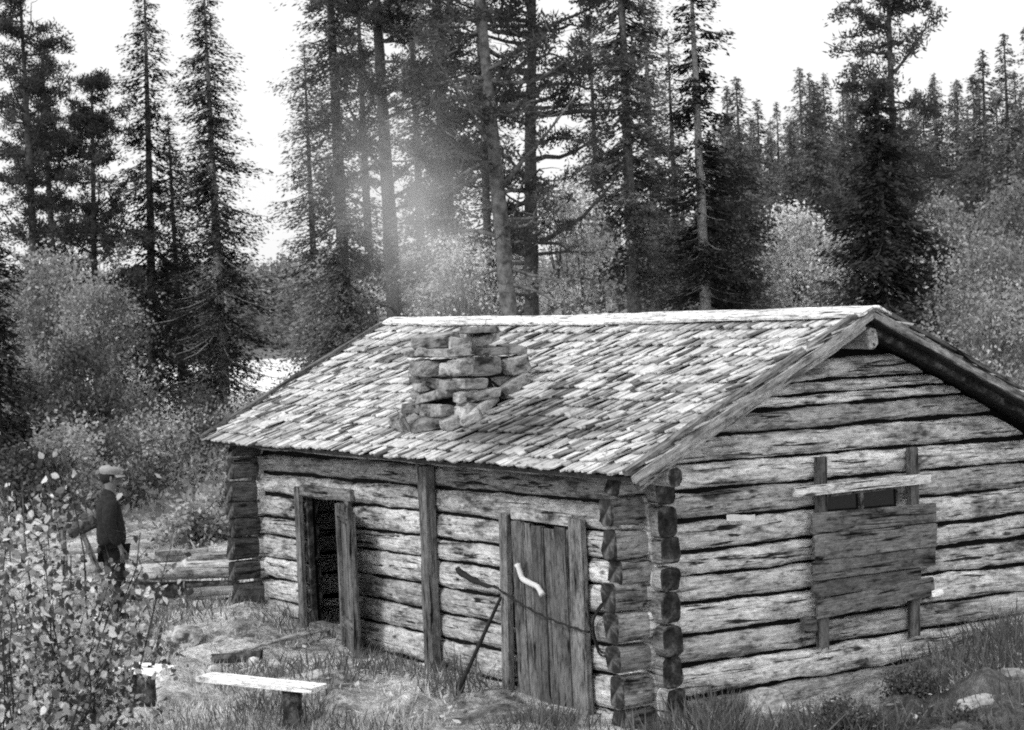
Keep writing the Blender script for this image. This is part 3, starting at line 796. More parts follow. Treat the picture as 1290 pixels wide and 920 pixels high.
def grow_pine(h, r0, seed, crown=.45, nl=34, tufts=9, lean=(0, 0), bend=.25, per=46, thick=None, size=.17, dead=6):
    r = np.random.default_rng(seed); K = Kites(); T = Tubes()
    zz = np.linspace(0, h, 18); lx = lean[0]*(zz/h)+bend*np.sin(zz/h*4+seed); ly = lean[1]*(zz/h)+bend*.6*np.cos(zz/h*3.3+seed*2)
    lx -= lx[0]; ly -= ly[0]
    rb = thick or (.010*h+.03)
    T.add(np.stack([lx, ly, zz], 1), rb*(1-.9*(zz/h)**1.3)+.01, 9, r, .06)
    for b in range(nl+dead):
        isdead = b >= nl
        t = crown+(1-crown)*r.uniform(0, 1)**.85 if not isdead else r.uniform(.22, crown+.15)
        z = h*t; a = r.uniform(0, 2*PI)
        prof = math.sin(min(1, (1-t)/(1-crown)*.85+.15)*PI*.62)
        l = r0*max(.25, prof)*r.uniform(.55, 1.1) if not isdead else r0*r.uniform(.25, .8)
        m = 7; s = np.linspace(0, 1, m); base = np.array([np.interp(z, zz, lx), np.interp(z, zz, ly)])
        aa = a+np.cumsum(r.normal(0, .18, m)); P = np.zeros((m, 3)); P[0] = (*base, z)
        el = r.uniform(-.25, .35) if not isdead else r.uniform(-.6, .1)
        for i in range(1, m):
            el += r.normal(.03, .2); P[i] = P[i-1]+l/(m-1)*np.array([math.cos(aa[i]), math.sin(aa[i]), el])
        T.add(P, np.linspace(.045, .010, m)*(.35+.35*l)*(rb/.15)**.5, 5)
        # twigs
        for q in range(5 if not isdead else 4):
            i = r.integers(2, m); p0 = P[i]; dd = r.normal(0, 1, 3); dd[2] = abs(dd[2])*.4-(.5 if isdead else 0); dd /= np.linalg.norm(dd)
            ll = l*r.uniform(.15, .35); mid = p0+dd*ll*.5+r.normal(0, .05, 3); T.add([p0, mid, p0+dd*ll], [.012, .009, .004], 4)
            if not isdead and q < 4: P = np.vstack([P, p0+dd*ll])
        if isdead: continue
        for q in range(tufts):
            i = r.integers(2, len(P)); c = P[i]+r.normal(0, .12, 3)*[1, 1, .6]
            n = per; off = unit(r.normal(0, 1, (n, 3)))*r.uniform(.02, .30, n)[:, None]*[1, 1, .6]
            D = unit(off+r.normal(0, .25, (n, 3))+[0, 0, .12])
            K.add(c+off, D, size*r.uniform(.6, 1.2, n), .045, r.uniform(.6, 1.3)*r.uniform(.7, 1.3, n), r)
    return T, K
def grow_leafy(h, rx, seed, stems=3, clusters=46, per=130, leaf=.10, bottom=.10, spread=.19, zpow=.8):
    r = np.random.default_rng(seed); K = Kites(); T = Tubes()
    tops = []
    for s_ in range(stems):
        a = r.uniform(0, 2*PI); rr = rx*r.uniform(.05, .45); n = 8; t = np.linspace(0, 1, n)
        hh = h*r.uniform(.75, 1.0)
        P = np.stack([rr*math.cos(a)*t**1.4+wob(n, 2, .05, r)*t, rr*math.sin(a)*t**1.4+wob(n, 2, .05, r)*t, hh*t*.93], 1)
        T.add(P, (.006*h+.018)*(1-.85*t)+.004, 6, r, .05); tops.append(P)
    for c in range(clusters):
        t = bottom+(1-bottom)*r.uniform(0, 1)**zpow
        prof = math.sin(PI*min(1, (t*.82+.18)))**.7 if t > .3 else .75
        a = r.uniform(0, 2*PI); rad = rx*prof*math.sqrt(r.uniform(.12, 1))
        st_ = tops[r.integers(len(tops))]; k = min(7, int(t*7)); base = st_[k]
        C = np.array([base[0]*.6+rad*math.cos(a), base[1]*.6+rad*math.sin(a), h*t*.97])
        T.add([st_[max(0, k-1)], (st_[max(0, k-1)]+C)/2+[0, 0, .03*h], C], [.016, .010, .005], 4)
        n = int(per*r.uniform(.6, 1.3)); sp = spread*r.uniform(.7, 1.3)*rx
        off = r.normal(0, 1, (n, 3))*[sp, sp, sp*.75]
        D = unit(r.normal(0, 1, (n, 3))+[0, 0, -.2])
        bs = r.uniform(.4, 1.35)
        K.add(C+off, D, leaf*r.uniform(.6, 1.3, n), leaf*.7*r.uniform(.7, 1.1, n), bs*r.uniform(.6, 1.4, n), r)
    return T, K
def plant(name, label, cat, px, py, w, grown, bark, leafm, group=None, sink=.15, lean=None):
    p = at_w(px, py, w); z = gz(p[0], p[1])-sink
    root = thing(name, label, cat, (p[0], p[1], z), 0, group)
    grown[0].obj('trunk', bark, root); grown[1].obj('crown', leafm, root); return root

TG = 'tall trees standing behind and beside the cabin'
def topz(py, w): return CAM[2]+(400-py)/FPX*w          # height that shows at image row py (near the centre line)
# left group
plant('pine_tree', 'tall open pine at the far left edge, branches bare below', 'tree', 38, 250, 62, grow_pine(17.5, 2.3, 21, .30, 56, 10, bend=.15, per=44), BARK_D, PINE, TG)
plant('pine_tree', 'shorter dark pine second from the left edge', 'tree', 68, 250, 66, grow_pine(15.2, 2.0, 22, .30, 50, 10, bend=.15), BARK_D, PINE, TG)
plant('pine_tree', 'third pine from the left, broad clumped crown beside the narrow spruce', 'tree', 116, 290, 64, grow_pine(14.0, 2.4, 23, .26, 60, 10, bend=.2), BARK_D, PINE, TG)
plant('spruce_tree', 'very narrow ragged spruce with hanging tufts, top out of frame', 'tree', 184, 350, 66, grow_spruce(18.0, 2.2, 330, 24, .48, .6, 75, lean=(.3, .4), start=.10, gaps=.35), BARK_M, SPRUCE, TG)
plant('spruce_tree', 'small pointed spruce between two taller left spruces', 'tree', 222, 350, 70, grow_spruce(13.2, 2.2, 280, 25, .6, .35, 60, start=.1), BARK_D, SPRUCE, TG)
plant('spruce_tree', 'big dark spruce left of the river gap with pale trunk', 'tree', 275, 350, 64, grow_spruce(17.6, 3.1, 440, 26, .58, .5, 90, start=.04), BARK_L, SPRUCE, TG)
plant('spruce_tree', 'dark full spruce low at the extreme left edge', 'tree', -8, 420, 40, grow_spruce(7.0, 1.6, 210, 27, .8, .3, 70, start=.03), BARK_D, SPRUCE, TG)
# centre left
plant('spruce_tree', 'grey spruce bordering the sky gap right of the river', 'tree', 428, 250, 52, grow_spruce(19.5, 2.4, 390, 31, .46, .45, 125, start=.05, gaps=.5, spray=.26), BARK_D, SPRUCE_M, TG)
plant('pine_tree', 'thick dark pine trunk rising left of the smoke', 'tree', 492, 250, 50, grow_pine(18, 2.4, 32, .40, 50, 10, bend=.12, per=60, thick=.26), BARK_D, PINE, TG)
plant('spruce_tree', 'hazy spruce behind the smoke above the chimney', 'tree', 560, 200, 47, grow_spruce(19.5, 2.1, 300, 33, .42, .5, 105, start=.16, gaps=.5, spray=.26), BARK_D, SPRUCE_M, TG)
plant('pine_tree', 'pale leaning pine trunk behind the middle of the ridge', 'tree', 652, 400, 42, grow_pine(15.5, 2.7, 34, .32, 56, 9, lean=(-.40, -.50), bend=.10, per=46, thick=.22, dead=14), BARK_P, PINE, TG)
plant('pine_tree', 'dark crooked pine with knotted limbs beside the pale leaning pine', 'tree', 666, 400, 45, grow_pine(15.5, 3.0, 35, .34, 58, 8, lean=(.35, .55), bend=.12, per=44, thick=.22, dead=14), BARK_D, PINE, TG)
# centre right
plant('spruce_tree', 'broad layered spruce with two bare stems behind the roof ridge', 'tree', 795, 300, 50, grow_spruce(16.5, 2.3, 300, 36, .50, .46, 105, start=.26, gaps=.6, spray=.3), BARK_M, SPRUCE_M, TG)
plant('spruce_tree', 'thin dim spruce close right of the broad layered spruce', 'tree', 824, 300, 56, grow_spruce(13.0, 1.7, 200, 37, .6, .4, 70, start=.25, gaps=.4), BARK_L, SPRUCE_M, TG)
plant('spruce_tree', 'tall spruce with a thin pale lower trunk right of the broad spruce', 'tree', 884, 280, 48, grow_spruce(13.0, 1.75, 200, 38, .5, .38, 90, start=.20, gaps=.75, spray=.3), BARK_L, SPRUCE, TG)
plant('spruce_tree', 'dark bushy spruce just behind the thin pale trunk', 'tree', 900, 300, 55, grow_spruce(8.0, 2.3, 240, 39, .75, .35, 85, start=.05, gaps=.3), BARK_D, SPRUCE, TG)
plant('pine_tree', 'slender sparse pine above the dark spruce near the gable peak', 'tree', 1134, 250, 47, grow_pine(13.0, 2.3, 40, .30, 56, 7, bend=.15, per=40, thick=.14, dead=12), BARK_D, PINE, TG)
plant('spruce_tree', 'very dark spreading spruce just behind the gable peak', 'tree', 1112, 300, 44, grow_spruce(8.6, 2.7, 300, 41, .62, .5, 100, start=.05, gaps=.25, spray=.34), BARK_D, SPRUCE, TG)
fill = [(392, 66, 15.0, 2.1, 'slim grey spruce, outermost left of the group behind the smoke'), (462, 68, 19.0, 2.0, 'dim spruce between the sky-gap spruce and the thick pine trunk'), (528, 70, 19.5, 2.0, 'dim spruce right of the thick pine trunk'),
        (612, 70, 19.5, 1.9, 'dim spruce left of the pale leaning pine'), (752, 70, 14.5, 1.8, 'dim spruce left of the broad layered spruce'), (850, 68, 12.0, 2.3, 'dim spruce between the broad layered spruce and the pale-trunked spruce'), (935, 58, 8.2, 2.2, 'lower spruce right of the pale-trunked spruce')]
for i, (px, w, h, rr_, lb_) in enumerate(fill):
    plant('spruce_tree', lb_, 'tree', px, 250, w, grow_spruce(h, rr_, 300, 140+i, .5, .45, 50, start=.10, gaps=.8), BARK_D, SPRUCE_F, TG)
# birches and leafy trees
BG = 'pale leafy trees behind the cabin'
lv = [(995, 330, 60, 5.6, 1.7, BIRCH, 'light birch left of the dark spruce behind the gable peak'),
      (1050, 350, 72, 4.3, 1.3, BIRCH, 'small light birch touching the dark spreading spruce'),
      (718, 330, 45, 7.0, 1.35, BIRCH, 'light round birch right of the crooked pine'),
      (585, 330, 46, 6.6, 1.5, BIRCH, 'pale birch veiled by smoke above the chimney'),
      (520, 350, 55, 7.0, 1.7, BIRCH, 'pale birch left of the smoke behind the ridge'),
      (425, 380, 56, 6.6, 1.5, BUSH, 'grey leafy tree at the right bank of the river gap'),
      (1245, 330, 40, 4.6, 1.7, BUSH, 'dense grey leafy tree above the right roof slope'),
      (1180, 330, 60, 5.6, 1.6, BUSH, 'pale leafy tree right of the slender sparse pine'),
      (1290, 300, 52, 6.0, 2.0, BUSH, 'leafy tree cut by the right edge of the frame'),
      (945, 330, 70, 4.8, 1.5, BUSH, 'grey leafy tree just right of the lower spruce'),
      (1085, 300, 78, 5.4, 1.6, BUSH, 'grey leafy tree behind the slender sparse pine'),
      (1225, 260, 75, 6.0, 1.9, BUSHD, 'dim leafy tree above the dense grey one on the right'),
      (60, 440, 52, 7.0, 2.3, BUSH, 'grey birch below the left pines'),
      (130, 470, 48, 5.6, 1.7, BUSH, 'leafy bush tree under the third left pine'),
      (105, 500, 40, 3.6, 1.2, BUSHD, 'dark young tree with a thin stem at the left'),
      (30, 520, 42, 3.2, 1.4, BUSH, 'low leafy tree at the left edge above the shrub'),
      (640, 330, 56, 7.0, 1.6, BIRCH, 'light birch between the two pine trunks behind the ridge')]
for i, (px, py, w, h, rx, mt, lb_) in enumerate(lv):
    plant('leafy_tree', lb_, 'tree', px, py, w, grow_leafy(h, rx, 60+i, 3, 60, 150, .13 if w > 50 else .10), BARK_M, mt, BG)
# bushes along the clearing
bs = [(20, 600, 30, 1.5, 1.0), (75, 590, 31, 1.7, 1.1), (140, 575, 33, 1.6, 1.2), (200, 565, 35, 1.7, 1.3), (250, 555, 37, 1.6, 1.2), (300, 540, 38, 2.0, 1.3), (240, 505, 46, 2.6, 1.6), (300, 520, 50, 2.0, 1.3),
      (175, 520, 44, 2.4, 1.5), (290, 600, 28, 1.0, .6), (250, 620, 27, .7, .6), (372, 500, 55, .9, 1.1)]
bs += [(1065, 862, 13.2, .38, .26), (1150, 842, 14.2, .30, .28), (1215, 905, 12.6, .32, .3), (1010, 900, 12.8, .22, .22)]
bl_ = ['at the left edge behind the shrub', 'second from the left edge', 'behind the man\'s cap', 'right of the man\'s head', 'midway between the man and the cabin', 'right beside the left eave of the cabin', 'under the big dark spruce',
       'under the big spruce nearest the river', 'under the narrow ragged spruce', 'small, against the left corner of the cabin', 'lowest, in the pale grass of the clearing', 'just in front of the river water', 'tiny, under the left upright of the shutter', 'tiny, under the right upright of the shutter', 'tiny, by the boulder at the lower right', 'tiny, beside the pale block of stone']
for i, ((px, py, w, h, rx), lb_) in enumerate(zip(bs, bl_)):
    plant('bush', 'leafy bush '+lb_, 'bush', px, py, w, grow_leafy(h, rx, 90+i, 4, 42, 110 if w > 20 else 60, .085 if w > 20 else .03, .05), BARK_D, [BUSHD, BUSH][(i % 2 if i < 9 else 1) if i < 12 else 0], 'bushes around the clearing')

# hillside spruces, sharing a few grown meshes
hs_ = []
for k in range(5):
    T, K = grow_spruce(13.0, 2.9, 210, 200+k, .72, .35, 42, start=.05, spray=.42, gaps=.3, wd=.42)
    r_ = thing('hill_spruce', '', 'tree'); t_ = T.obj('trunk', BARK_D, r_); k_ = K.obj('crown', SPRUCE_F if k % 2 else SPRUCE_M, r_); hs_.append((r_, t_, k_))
rr = random.Random(3); first = [True]*5
spots = []
tips = [(955, 150), (985, 128), (1015, 84), (1045, 92), (1073, 105), (1000, 160), (1100, 140), (1160, 110), (1185, 92), (1210, 104), (1240, 100), (1262, 112), (1285, 88), (1030, 150), (1225, 140), (1060, 150), (1140, 130), (1272, 150)]
for i, (px, py) in enumerate(tips):
    w = 95+rr.uniform(0, 45); spots.append((px, w, py))
for i in range(84):
    w = rr.uniform(62, 150); px = rr.uniform(910, 1330); spots.append((px, w, None))
for i in range(26):
    w = rr.uniform(85, 140); px = rr.uniform(430, 930); spots.append((px, w, None))
for i in range(16):
    w = rr.uniform(75, 95); px = rr.uniform(-60, 310); spots.append((px, w, None))
GH = 'spruces covering the hillside behind'
for i, (px, w, py) in enumerate(spots):
    k = i % 5
    if first[k]: r_, t_, k_ = hs_[k]; first[k] = False
    else:
        r_ = hs_[k][0].copy(); COL.objects.link(r_)
        for c_ in (hs_[k][1], hs_[k][2]): q = c_.copy(); COL.objects.link(q); q.parent = r_
    p = at_w(px, 300, w); z = gz(p[0], p[1])-.2
    if py is not None:
        tip = at_w(px, py, w)[2]; s = max(.5, (tip-z)/13.0)
    else: s = rr.uniform(.55, .95) if px > 900 else rr.uniform(.35, .6)
    r_.location = (p[0], p[1], z); r_.rotation_euler = (0, 0, rr.uniform(0, 6)); r_.scale = (min(s, 1.1)*rr.uniform(.85, 1.15),)*2+(s,)
    r_['group'] = GH; r_['category'] = 'tree'; r_['label'] = 'grey spruce among many on the wooded slope behind'

# far forest across the river
def far_forest():
    r = np.random.default_rng(77); K = Kites()
    n = 1500
    w = 345+r.uniform(0, 1, n)**1.3*520; q = r.uniform(-.36, .06, n)
    for i in range(n):
        x, y = CAM[:2]+F2*w[i]+R2*q[i]*w[i]; h = r.uniform(7, 13); z = gz(x, y); m = 85
        t = r.uniform(0.05, 1, m); rad = (1-t)*1.9*r.uniform(.3, 1, m); a = r.uniform(0, 2*PI, m)
        P = np.stack([x+rad*np.cos(a), y+rad*np.sin(a), z+h*t], 1); D = unit(np.stack([np.cos(a), np.sin(a), np.full(m, -.2)], 1))
        K.add(P, D, 1.3, .8, r.uniform(.5, 1.25)*r.uniform(.7, 1.2, m), r)
    o = K.obj('distant_forest', FAR); tag(o, 'conifer forest on the far river bank, haze painted into its colour', 'forest', kind='stuff')
far_forest()

# undergrowth on the forest floor
def undergrowth():
    r = np.random.default_rng(78); K = Kites(); n = 900
    w = r.uniform(27, 75, n); q = r.uniform(-.33, .33, n)
    for i in range(n):
        x, y = CAM[:2]+F2*w[i]+R2*q[i]*w[i]
        if w[i] < 34 and q[i] > -.28 and r.random() < .6: continue
        if -8.5 < x < 1.5 and -1.5 < y < 6: continue
        z = gz(x, y); m = 60; s = r.uniform(.25, .8)
        P = np.array([x, y, z])+r.normal(0, 1, (m, 3))*[s, s, 0]+np.stack([np.zeros(m), np.zeros(m), r.uniform(0, 1, m)*s*1.2], 1)
        K.add(P, unit(r.normal(0, 1, (m, 3))+[0, 0, .6]), .16, .08, r.uniform(.4, 1.2)*r.uniform(.6, 1.4, m), r)
    tag(K.obj('undergrowth', BUSH), 'low leafy undergrowth on the forest floor', 'undergrowth', kind='stuff')
undergrowth()

# grass
def grass(name, mat, n, hmin, hmax, seed, w0, w1, patch, label, wid=.010, thr=.0, region=None):
    r = np.random.default_rng(seed); K = Kites()
    w = 1/(r.uniform(1/w1, 1/w0, n)); q = r.uniform(-.34, .34, n)
    x = CAM[0]+F2[0]*w+R2[0]*q*w; y = CAM[1]+F2[1]*w+R2[1]*q*w
    f = np.sin(x*1.7+2*np.sin(y*1.3+seed))+np.sin(y*2.3+1.5*np.sin(x*1.9))+.6*np.sin(x*4.1+y*3.7)
    keep = (f > thr)
    keep &= ~((x > -Lc-.02) & (x < .02) & (y > -.02) & (y < WB+.02))
    if region is not None: keep &= region(x, y, w, q)
    x, y = x[keep], y[keep]; f = f[keep]; n = len(x); z = height(x, y)
    P = np.stack([x, y, z-.04], 1)
    D = unit(np.stack([r.normal(0, .45, n), r.normal(0, .45, n), np.ones(n)], 1))
    K.add(P, D, r.uniform(hmin, hmax, n)*(.7+.25*np.clip(f, 0, 2)), wid, r.uniform(.4, 1.3, n), r)
    tag(K.obj(name, mat), label, 'grass', kind='stuff')
grass('grass', GRASS, 60000, .07, .20, 1, 11.5, 44, 1, 'pale short grass over the clearing and yard', .012, -.5, lambda x, y, w, q: (q < .02) | (np.sin(x*3+y*2) > .7))
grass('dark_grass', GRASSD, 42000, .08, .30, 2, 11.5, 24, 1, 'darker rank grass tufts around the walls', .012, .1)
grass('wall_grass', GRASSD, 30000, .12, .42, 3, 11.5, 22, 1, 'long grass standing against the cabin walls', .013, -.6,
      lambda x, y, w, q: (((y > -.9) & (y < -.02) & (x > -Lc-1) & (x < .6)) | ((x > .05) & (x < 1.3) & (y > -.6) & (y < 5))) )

def litter():
    r = np.random.default_rng(55); K = Kites(); n = 5200
    w = 1/r.uniform(1/30, 1/11.8, n); q = r.uniform(-.32, .30, n)
    x = CAM[0]+F2[0]*w+R2[0]*q*w; y = CAM[1]+F2[1]*w+R2[1]*q*w
    k = ~((x > -Lc-.1) & (x < .1) & (y > -.1) & (y < WB+.1)) & (np.sin(x*1.1+y*2.3)+np.sin(y*1.7-x*.7) > -.3)
    x, y = x[k], y[k]; n = len(x); a = r.uniform(0, 2*PI, n)
    K.add(np.stack([x, y, height(x, y)+.035], 1), unit(np.stack([np.cos(a), np.sin(a), r.normal(0, .18, n)], 1)), r.uniform(.03, .13, n), r.uniform(.012, .05, n), r.choice([.15, .5, 1.0, 1.4], n), r, .2)
    tag(K.obj('litter', LEAF), 'pale chips and dead leaves scattered over the yard', 'litter', kind='stuff')
litter()

# ================================================================== YARD THINGS
def ground_pt(px, py, z=None):
    p = on_z(px, py, 0.0)
    for _ in range(6): p = on_z(px, py, gz(p[0], p[1]))
    return p
# bench in front
def bench(px0, py0, px1, py1, z0, label, w, t, legs, name='plank_bench', mat=W_LIGHT):
    a = on_z(px0, py0, z0); b = on_z(px1, py1, z0-.02)
    root = thing(name, label, 'bench', (0, 0, 0))
    board('seat', a, b, w, t*.8, mat, root, up=(-(b-a)[1], (b-a)[0], 0), seed=int(px0)) 
    for k in legs:
        c = a*(1-k)+b*k; g = gz(c[0], c[1]); 
        timber('leg', (c[0]+.02, c[1], g-.12), (c[0], c[1], c[2]-t/2), .15, .15, [W_BARK, W_END], root, seed=int(px0+k*10), power=2.2, step=.06)
    return root
bench(257, 853, 402, 868, .36, 'long pale plank bench on a round post before the open door', .22, .05, (.76,))
bench(150, 840, 212, 846, .33, 'short pale plank bench by the birch shrub', .24, .07, (.22, .55))
# stick across the yard
q0 = ground_pt(272, 832); q1 = ground_pt(432, 800)
timber('fallen_pole', (q0[0], q0[1], q0[2]+.04), (q1[0], q1[1], q1[2]+.10), .05, .05, [W_SILVER, W_END], None, seed=601, power=2.2)
tag(bpy.data.objects['fallen_pole'], 'thin grey pole lying from the yard to the open door', 'pole')
q0 = ground_pt(268, 838); q1 = ground_pt(330, 832)
tag(timber('charred_log', (q0[0], q0[1], q0[2]+.05), (q1[0], q1[1], q1[2]+.05), .12, .10, [W_BARK, W_END], None, seed=602, power=2.2), 'short dark charred log behind the long plank bench', 'log')
# stones
def stone(px, py, s, label, mat=ROCK, seed=0, dz=.25):
    p = ground_pt(px, py); Vr, Fr = rock_vf(*s, seed=seed, n=11, power=3.4, rough=.09)
    q = Matrix.Rotation(seed*1.7, 4, 'Z'); q.translation = Vector((p[0], p[1], p[2]+s[2]*dz))
    tag(mesh_obj('stone', Vr, Fr, mat, None, mat3=q), label, 'stone', 'stones lying in the yard')
stone(320, 838, (.15, .12, .13), 'small white stone behind the long bench', BONE, 11)
stone(340, 842, (.20, .10, .07), 'flat white stone right beside the small white one', BONE, 12)
stone(232, 812, (.46, .34, .26), 'pale flat-topped boulder left of the fallen pole', ROCKP, 13)
stone(268, 848, (.10, .08, .10), 'tiny white stone at the left end of the bench', BONE, 14)
stone(972, 908, (.34, .26, .30), 'pale block of stone under the gable wall logs', ROCK, 15)
stone(1235, 895, (.42, .30, .16), 'grey mossy boulder in the grass at the lower right', ROCK, 16)
stone(1280, 862, (.30, .22, .14), 'grey stone at the right edge below the gable', ROCK, 17)
stone(905, 900, (.30, .2, .14), 'low flat stone under the near gable corner', ROCK, 18)
# log pile at the far corner
LG = 'logs piled beyond the left corner of the cabin'
def pile(px0, py0, px1, py1, z, w, h, label, mat=W_SILVER, seed=0, power=2.6):
    a = on_z(px0, py0, z); b = on_z(px1, py1, z); 
    tag(timber('pile_log', a, b, w, h, [mat, W_END], None, seed=seed, power=power, edge=.01), label, 'log', LG)
pile(168, 722, 300, 716, .36, .22, .20, 'thick pale log on top of the pile', seed=611)
pile(150, 744, 298, 742, .13, .26, .2, 'dark log standing in for the shaded gap beneath the thick pale log', W_BARK, seed=612)  # near-black timber paints the shade of the gap under the top log
pile(185, 704, 296, 701, .38, .16, .12, 'thin split log behind the thick pale log', seed=613)
pile(196, 698, 262, 693, .46, .08, .06, 'short narrow pole at the back of the pile', seed=614)
pile(236, 748, 303, 743, .22, .20, .10, 'pale split half log in front, nearest the cabin', seed=615)
pile(238, 764, 304, 758, .08, .14, .12, 'dark small log lowest at the front of the pile', W_BARK, seed=616)
a = on_z(244, 752, .18)
timber('pile_log', (a[0], a[1], gz(a[0], a[1])-.05), (a[0], a[1], .24), .09, .09, [W_SILVER, W_END], None, seed=617)
tag(bpy.data.objects[-1] if False else [o for o in bpy.data.objects if o.name.startswith('pile_log')][-1], 'short upright stake propping the front of the pile', 'stake', LG)
# mallet and rail behind the man
mroot = thing('wooden_mallet', 'big dark wooden mallet with slanted handle behind the man', 'mallet')
a = at_w(87, 670, 18.9); b = at_w(119, 657, 18.9)
timber('head', a, b, .15, .15, [W_BARK, W_END], mroot, seed=621, power=2.3)
c = (a+b)/2; e = at_w(150, 755, 19.1); e[2] = gz(e[0], e[1])
timber('handle', c-[0, 0, .05], e, .055, .055, [W_FRAME, W_END], mroot, seed=622, power=2.2)
a = on_z(-20, 700, .25); b = on_z(128, 694, .25)
tag(timber('rail', a, b, .07, .07, [W_SILVER, W_END], None, seed=623, power=2.2), 'thin pale rail lying behind the mallet', 'rail')
a = at_w(79, 668, 18.95); g = gz(a[0], a[1])
tag(timber('stake', (a[0], a[1], g-.1), (a[0], a[1], a[2]), .05, .05, [W_FRAME, W_END], None, seed=624, power=2.2), 'thin upright stake left of the mallet head', 'stake')
# stakes by the shrub
a = at_w(140, 832, 11.5); b = at_w(92, 925, 11.3)
tag(timber('stake', b-[0, 0, .25], a, .04, .04, [W_BARK, W_END], None, seed=625, power=2.2), 'slanted dark stake sticking out of the birch shrub', 'stake')
a = at_w(203, 792, 15.6); b = at_w(190, 842, 15.4)
tag(timber('stake', b-[0, 0, .02], a, .025, .025, [W_BARK, W_END], None, seed=626, power=2.2), 'thin dark stick standing on the short bench', 'stick')

# ================================================================== BIRCH SHRUB IN THE FOREGROUND
def near_shrub():
    r = np.random.default_rng(91)
    spots = [(40, 8.6), (95, 9.2), (-10, 8.0), (150, 9.8), (70, 8.2), (15, 9.6), (120, 8.8)]
    root_p = at_w(60, 900, 8.8); root_p[2] = gz(root_p[0], root_p[1])
    root = thing('birch_shrub', 'young birch shrub with bright leaves filling the lower left corner', 'shrub', tuple(root_p))
    T = Tubes(); Vs = []; Fs = []; Ss = []; nv = 0
    targets = []
    for i in range(50):
        # twig tips given by where they show
        px = r.uniform(-30, 175)
        top = 745 if px > 95 else 650
        py = r.uniform(top+ (px-100)*.35 if px > 100 else top, 930)
        if px > 140: py = r.uniform(690, 790)
        targets.append(at_w(px, py, r.uniform(8.0, 10.0)))
    for (px, py) in ((60, 620), (30, 610), (10, 600), (78, 570), (215, 690), (200, 730), (180, 670), (45, 630), (0, 640), (70, 650)):
        if py > 100: targets.append(at_w(px, py, r.uniform(8.4, 9.6)))
    stems = []
    for k in range(9):
        a = root_p+np.array([*r.normal(0, .28, 2), 0]); a[2] = gz(a[0], a[1])-.05; stems.append(a)
    def leaf_at(p, d, L, sh):
        nonlocal nv
        d = d/np.linalg.norm(d); s = np.cross(d, r.normal(0, 1, 3)); s /= np.linalg.norm(s); n = np.cross(d, s)
        w = L*.40; c = .12*L
        pts = [p, p+d*L*.3+s*w*.85+n*c, p+d*L*.62+s*w*.75+n*c, p+d*L, p+d*L*.62-s*w*.75+n*c, p+d*L*.3-s*w*.85+n*c, p+d*L*.5-n*.0]
        Vs.extend(pts); Ss.extend([sh]*7)
        Fs.extend([(nv, nv+1, nv+2, nv+6), (nv+6, nv+2, nv+3), (nv+6, nv+3, nv+4), (nv, nv+6, nv+4, nv+5)]); nv += 7
    for t_ in targets:
        s = stems[r.integers(len(stems))]; n = 9; u = np.linspace(0, 1, n)[:, None]
        ctrl = (s+t_)/2+np.array([*r.normal(0, .15, 2), .25])
        P = (1-u)**2*s+2*u*(1-u)*ctrl+u*u*t_+r.normal(0, .012, (n, 3))
        T.add(P, np.linspace(.008, .0025, n), 5)
        for q in range(26):
            k = r.uniform(.42, 1)**.7; b = np.array([np.interp(k, u[:, 0], P[:, j]) for j in range(3)])
            d = unit(r.normal(0, 1, (1, 3))*[1, 1, .6])[0]; l = r.uniform(.05, .26); e = b+d*l
            if q % 2 == 0: T.add([b, (b+e)/2+[0, 0, .01], e], [.002, .0018, .0012], 3)
            for z in range(4): leaf_at(e+r.normal(0, .03, 3), r.normal(0, 1, 3)+[0, 0, -.5], r.uniform(.025, .052), r.choice([.12, .3, .6, 1.0, 1.5])*r.uniform(.8, 1.1))
    VV = np.array(Vs).reshape(-1, 7, 3); c = VV.mean(1)-CAM; w_ = c@FW; px_ = 645+FPX*(c@RT)/w_; py_ = 460-FPX*(c@UP)/w_
    gone = (((px_ > 112) & (px_ < 178) & (py_ < 700)) & (r.random(len(c)) < .93)) | ((px_ > 112) & (px_ < 230) & (py_ < 790) & (r.random(len(c)) < .35))
    keep = ~gone; VV = VV[keep]; Ss = np.array(Ss).reshape(-1, 7)[keep].ravel(); Vs = VV.reshape(-1, 3); n7 = len(VV)
    Fs = [f for k in range(n7) for f in ((7*k, 7*k+1, 7*k+2, 7*k+6), (7*k+6, 7*k+2, 7*k+3), (7*k+6, 7*k+3, 7*k+4), (7*k, 7*k+6, 7*k+4, 7*k+5))]
    T.obj('stem', W_BARK, root).location = tuple(-root_p)
    o = mesh_obj('foliage', Vs, Fs, LEAF, root, shade=Ss); o.location = tuple(-root_p)
near_shrub()

# ================================================================== THE MAN
def skin_mesh(name, verts, edges, radii, mat, parent, levels=2, root_i=0, post=None):
    me = bpy.data.meshes.new('tmp'); me.from_pydata(verts, edges, []); ob = bpy.data.objects.new('tmp', me); COL.objects.link(ob)
    md = ob.modifiers.new('s', 'SKIN'); md.use_smooth_shade = True; md.branch_smoothing = .6
    for i, s in enumerate(me.skin_vertices[0].data):
        rr_ = radii[i]; s.radius = rr_ if isinstance(rr_, tuple) else (rr_, rr_); s.use_root = (i == root_i)
    sb = ob.modifiers.new('u', 'SUBSURF'); sb.levels = levels; sb.render_levels = levels
    dg = bpy.context.evaluated_depsgraph_get(); dg.update()
    m2 = bpy.data.meshes.new_from_object(ob.evaluated_get(dg)); m2.name = name
    bpy.data.objects.remove(ob); 
    m2.materials.clear(); m2.materials.append(mat)
    for p in m2.polygons: p.use_smooth = True
    if post:
        for v in m2.vertices: v.co = post(v.co)
    o = bpy.data.objects.new(name, m2); COL.objects.link(o); o.parent = parent; return o
